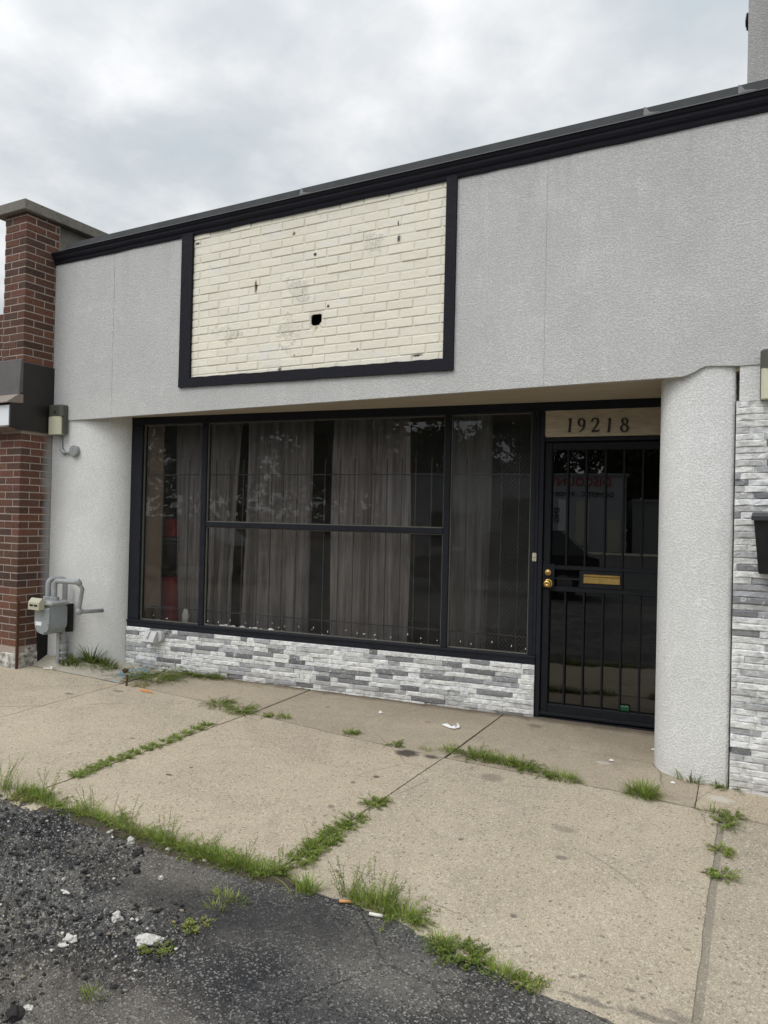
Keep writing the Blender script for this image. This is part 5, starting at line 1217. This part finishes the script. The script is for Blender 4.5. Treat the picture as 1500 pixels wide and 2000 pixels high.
TL = ['tall dark oak behind the end of the white shop', 'broad tree rising behind the middle of the white shop', 'full crowned tree behind the grey shed', 'high loose tree beyond the far shed', 'big street tree standing short of the shop by the road', 'dense tree at the far corner of the white shop', 'round tree past the shed end', 'tall tree far along the street', 'wide tree beside the far road corner']
for i, (x, y, h, r) in enumerate([(-13, -56, 11, 4.5), (-5, -57, 12, 5), (2, -55, 10.5, 4.6), (9, -56, 11.5, 5), (5.5, -31, 8.6, 3.0), (-21, -54, 11, 5), (16, -52, 10, 4.5), (-32, -48, 12, 6), (-46, -44, 13, 6.5)]): tree('street_tree', x, y, h, r, TL[i], 100 + i)
proto = [o for o in bpy.data.objects if o.name.startswith('street_tree') and o.parent is None]
more = [(-19, -60, 1.15), (-26, -56, 1.1), (-38, -53, 1.1), (-44, -60, 1.25), (-52, -55, 1.2), (-60, -50, 1.15), (-68, -56, 1.3), (-55, -38, 1.0), (-66, -36, 1.05), (-8, -64, 1.2), (3, -63, 1.15), (13, -64, 1.2), (22, -58, 1.1), (-32, -64, 1.3)]
NAMES = ['second row tree left of the shop corner', 'low bushy tree standing near the shop corner', 'leafy tree midway along the street', 'large tree rising behind the street row', 'full tree along the distant street', 'roadside tree far down the street', 'towering tree at the distant bend', 'solitary tree short of the far bend', 'last roadside tree before the bend', 'tall tree behind the shop roof', 'back row tree behind the shop end', 'back row tree behind the grey shed', 'tree beyond the shed yard', 'biggest tree in the back row']
for i, (x, y, k) in enumerate(more):
    c_ = copy_tree(proto[i % 4]); c_.location = (x, y, gz(x, y) - .2); c_.scale = (k * 1.15, k * 1.15, k); c_.rotation_euler = (0, 0, i * 1.7); c_['label'] = NAMES[i]
wd_ = MB()
for k in range(9000):
    x = rnd(-170, 70); y = -78 + 10 * math.sin(x * .05) + rnd(-3, 3); top = 8.5 + 2.5 * mn.noise(Vector((x * .09, 0, 0))) + 1.5 * mn.noise(Vector((x * .4, 3, 0))); zz_ = gz(x, y) + rnd(0, top); L = rnd(.5, 1.1); b_ = rnd(.5, 1.2); wd_.cc = (.035 * b_, .058 * b_, .018 * b_)
    a = Vector((rnd(-1, 1), rnd(-.6, .6), rnd(-1, 1))).normalized(); b2_ = a.orthogonal().normalized(); p = Vector((x, y, zz_)); wd_.add([p - a * L, p + b2_ * L * .6, p + a * L, p - b2_ * L * .6], [(0, 1, 2, 3)])
tag(wd_.build('added_woods', M['leaf'], None, (-50, -78, -1)), 'added far dark green wood hiding the sky below the tree crowns', 'added_woods', kind='stuff')  # unseen wood added to cover bright sky under the reflected crowns
random.seed(5)
# a dark car parked in the lot
def car(x, y, lab, flip=1):
    z0 = gz(x, y) + .006; t_ = thing('parked_car', lab, 'car', (x, y, z0), 'cars parked in the lot')
    P = lambda a, b, d: (x + flip * a, y + d, z0 + b)
    body = [(-2.2, .35), (-2.25, .62), (-2.15, .86), (-1.3, .96), (-1.15, .97), (1.9, 1.02), (2.2, .95), (2.25, .6), (2.2, .35)]
    m = MB(); m.prism(body, -.85, .85, P); m.build('body', M['carpaint'], t_)
    cab = [(-1.15, .975), (-.45, 1.5), (1.35, 1.54), (1.95, 1.02)]; m = MB()
    n = len(cab); m.add([P(a, b, -.80 + (.14 if b > 1.2 else 0)) for a, b in cab] + [P(a, b, .80 - (.14 if b > 1.2 else 0)) for a, b in cab], [(0, 1, 2, 3), (4, 7, 6, 5), (0, 4, 5, 1), (1, 5, 6, 2), (2, 6, 7, 3)]); m.build('cabin_glass', M['carglass'], t_)
    m = MB(); m.box(-.42, 1.33, -.68, .68, 1.541, 1.565, lambda a, d, b: P(a, b, d), .01); m.build('roof', M['carpaint'], t_)
    for sx_ in (-1.35, 1.4):
        for sd_ in (-.80, .80):
            m = MB(); m.smooth = False; m.lathe([(.2, -.1), (.33, -.1), (.35, -.06), (.35, .06), (.33, .1), (.2, .1)], P(sx_, .345, sd_), (0, 1, 0), 24); wo = m.build('wheel', M['tyre'], t_)
            m = MB(); m.lathe([(.02, -.112), (.22, -.105), (.22, .105), (.02, .112)], P(sx_, .345, sd_), (0, 1, 0), 10); m.build('rim', M['rim'], wo)
    for sd_ in (-.6, .6):
        m = MB(); m.box(-2.24, -2.14, sd_ - .16, sd_ + .16, .64, .78, lambda a, d, b: P(a, b, d), .02); m.build('headlight', M['headlight'], t_)
    m = MB(); m.box(-.1, 1.0, .845, .862, .90, .93, lambda a, d, b: P(a, b, d)); m.build('door_trim', M['rim'], t_)
car(-3.4, -7.4, 'dark car parked in the lot facing the shop door'); car(-11.5, -6.5, 'dark car parked further along the lot', -1)

# ------------------------------------------------------------------ light
wd = bpy.data.worlds.new('World'); scene.world = wd; q = N('', wd)
SUN_EL, SUN_AZ = 52, 200      # azimuth clockwise from +Y
sdir = Vector((math.sin(R(SUN_AZ)) * math.cos(R(SUN_EL)), math.cos(R(SUN_AZ)) * math.cos(R(SUN_EL)), math.sin(R(SUN_EL))))
sky = q.n('ShaderNodeTexSky', sky_type='NISHITA'); sky.sun_disc = False; sky.sun_elevation = R(SUN_EL); sky.sun_rotation = R(SUN_AZ)
dirv = q.n('ShaderNodeTexCoord').outputs['Generated']
sp = q.n('ShaderNodeSeparateXYZ', {0: dirv}); zz = q.math('MAXIMUM', sp.outputs['Z'], 0.0)
den = q.math('ADD', zz, .22)
pv = q.n('ShaderNodeCombineXYZ', {0: q.math('DIVIDE', sp.outputs['X'], den), 1: q.math('DIVIDE', sp.outputs['Y'], den), 2: 0.0}).outputs[0]
pv = q.vm('ADD', pv, (2.3, .4, 0)).outputs[0]
n1 = q.noise(1.75, 8, .52, pv, .15); n2 = q.noise(5.2, 8, .55, pv, .2)
f = q.math('ADD', q.math('MULTIPLY', n1, .72), q.math('MULTIPLY', n2, .28))
cl = q.ramp(f, (.39, (5.2, 5.75, 6.1)), (.46, (6.0, 6.35, 6.6)), (.52, (7.1, 7.3, 7.45)), (.60, (8.7, 8.75, 8.85)))
glow = q.math('ADD', 1.0, q.math('MULTIPLY', q.math('POWER', q.math('MAXIMUM', q.vm('DOT_PRODUCT', dirv, tuple(sdir)).outputs['Value'], 0.0), 2.0), .9))
up = q.math('ADD', .93, q.math('MULTIPLY', zz, .55))
cl = q.mix(1.0, cl, q.n('ShaderNodeCombineXYZ', {0: q.math('MULTIPLY', glow, up), 1: q.math('MULTIPLY', glow, up), 2: q.math('MULTIPLY', glow, up)}).outputs[0], 'MULTIPLY')
colr = q.mix(.92, sky.outputs[0], cl)
bg = q.n('ShaderNodeBackground', {0: colr, 1: .1}); o = q.n('ShaderNodeOutputWorld'); q.t.links.new(bg.outputs[0], o.inputs[0])
sl = bpy.data.lights.new('sun', 'SUN'); sl.energy = 1.1; sl.angle = R(30); sl.color = (1, .97, .93)
so_ = bpy.data.objects.new('sun', sl); COL.objects.link(so_); so_.rotation_euler = sdir.to_track_quat('Z', 'Y').to_euler(); so_.location = (0, -5, 12)

# ------------------------------------------------------------------ camera and output
cd = bpy.data.cameras.new('camera'); cam = bpy.data.objects.new('camera', cd); COL.objects.link(cam); scene.camera = cam
cd.sensor_fit = 'VERTICAL'; cd.sensor_height = 36; cd.lens = FPX / 2000 * 36; cd.clip_end = 2000; cd.clip_start = .05
cam.matrix_world = Matrix(((CR.x, CU.x, -CF.x, CAM.x), (CR.y, CU.y, -CF.y, CAM.y), (CR.z, CU.z, -CF.z, CAM.z), (0, 0, 0, 1)))
scene.view_settings.view_transform = 'Standard'; scene.view_settings.look = 'None'; scene.view_settings.exposure = 0; scene.view_settings.gamma = 1
scene.render.engine = 'CYCLES'
cy = scene.cycles; cy.use_denoising = True; cy.max_bounces = 8; cy.transparent_max_bounces = 12; cy.diffuse_bounces = 4
for o in bpy.data.objects:
    if '_org' in o: del o['_org']
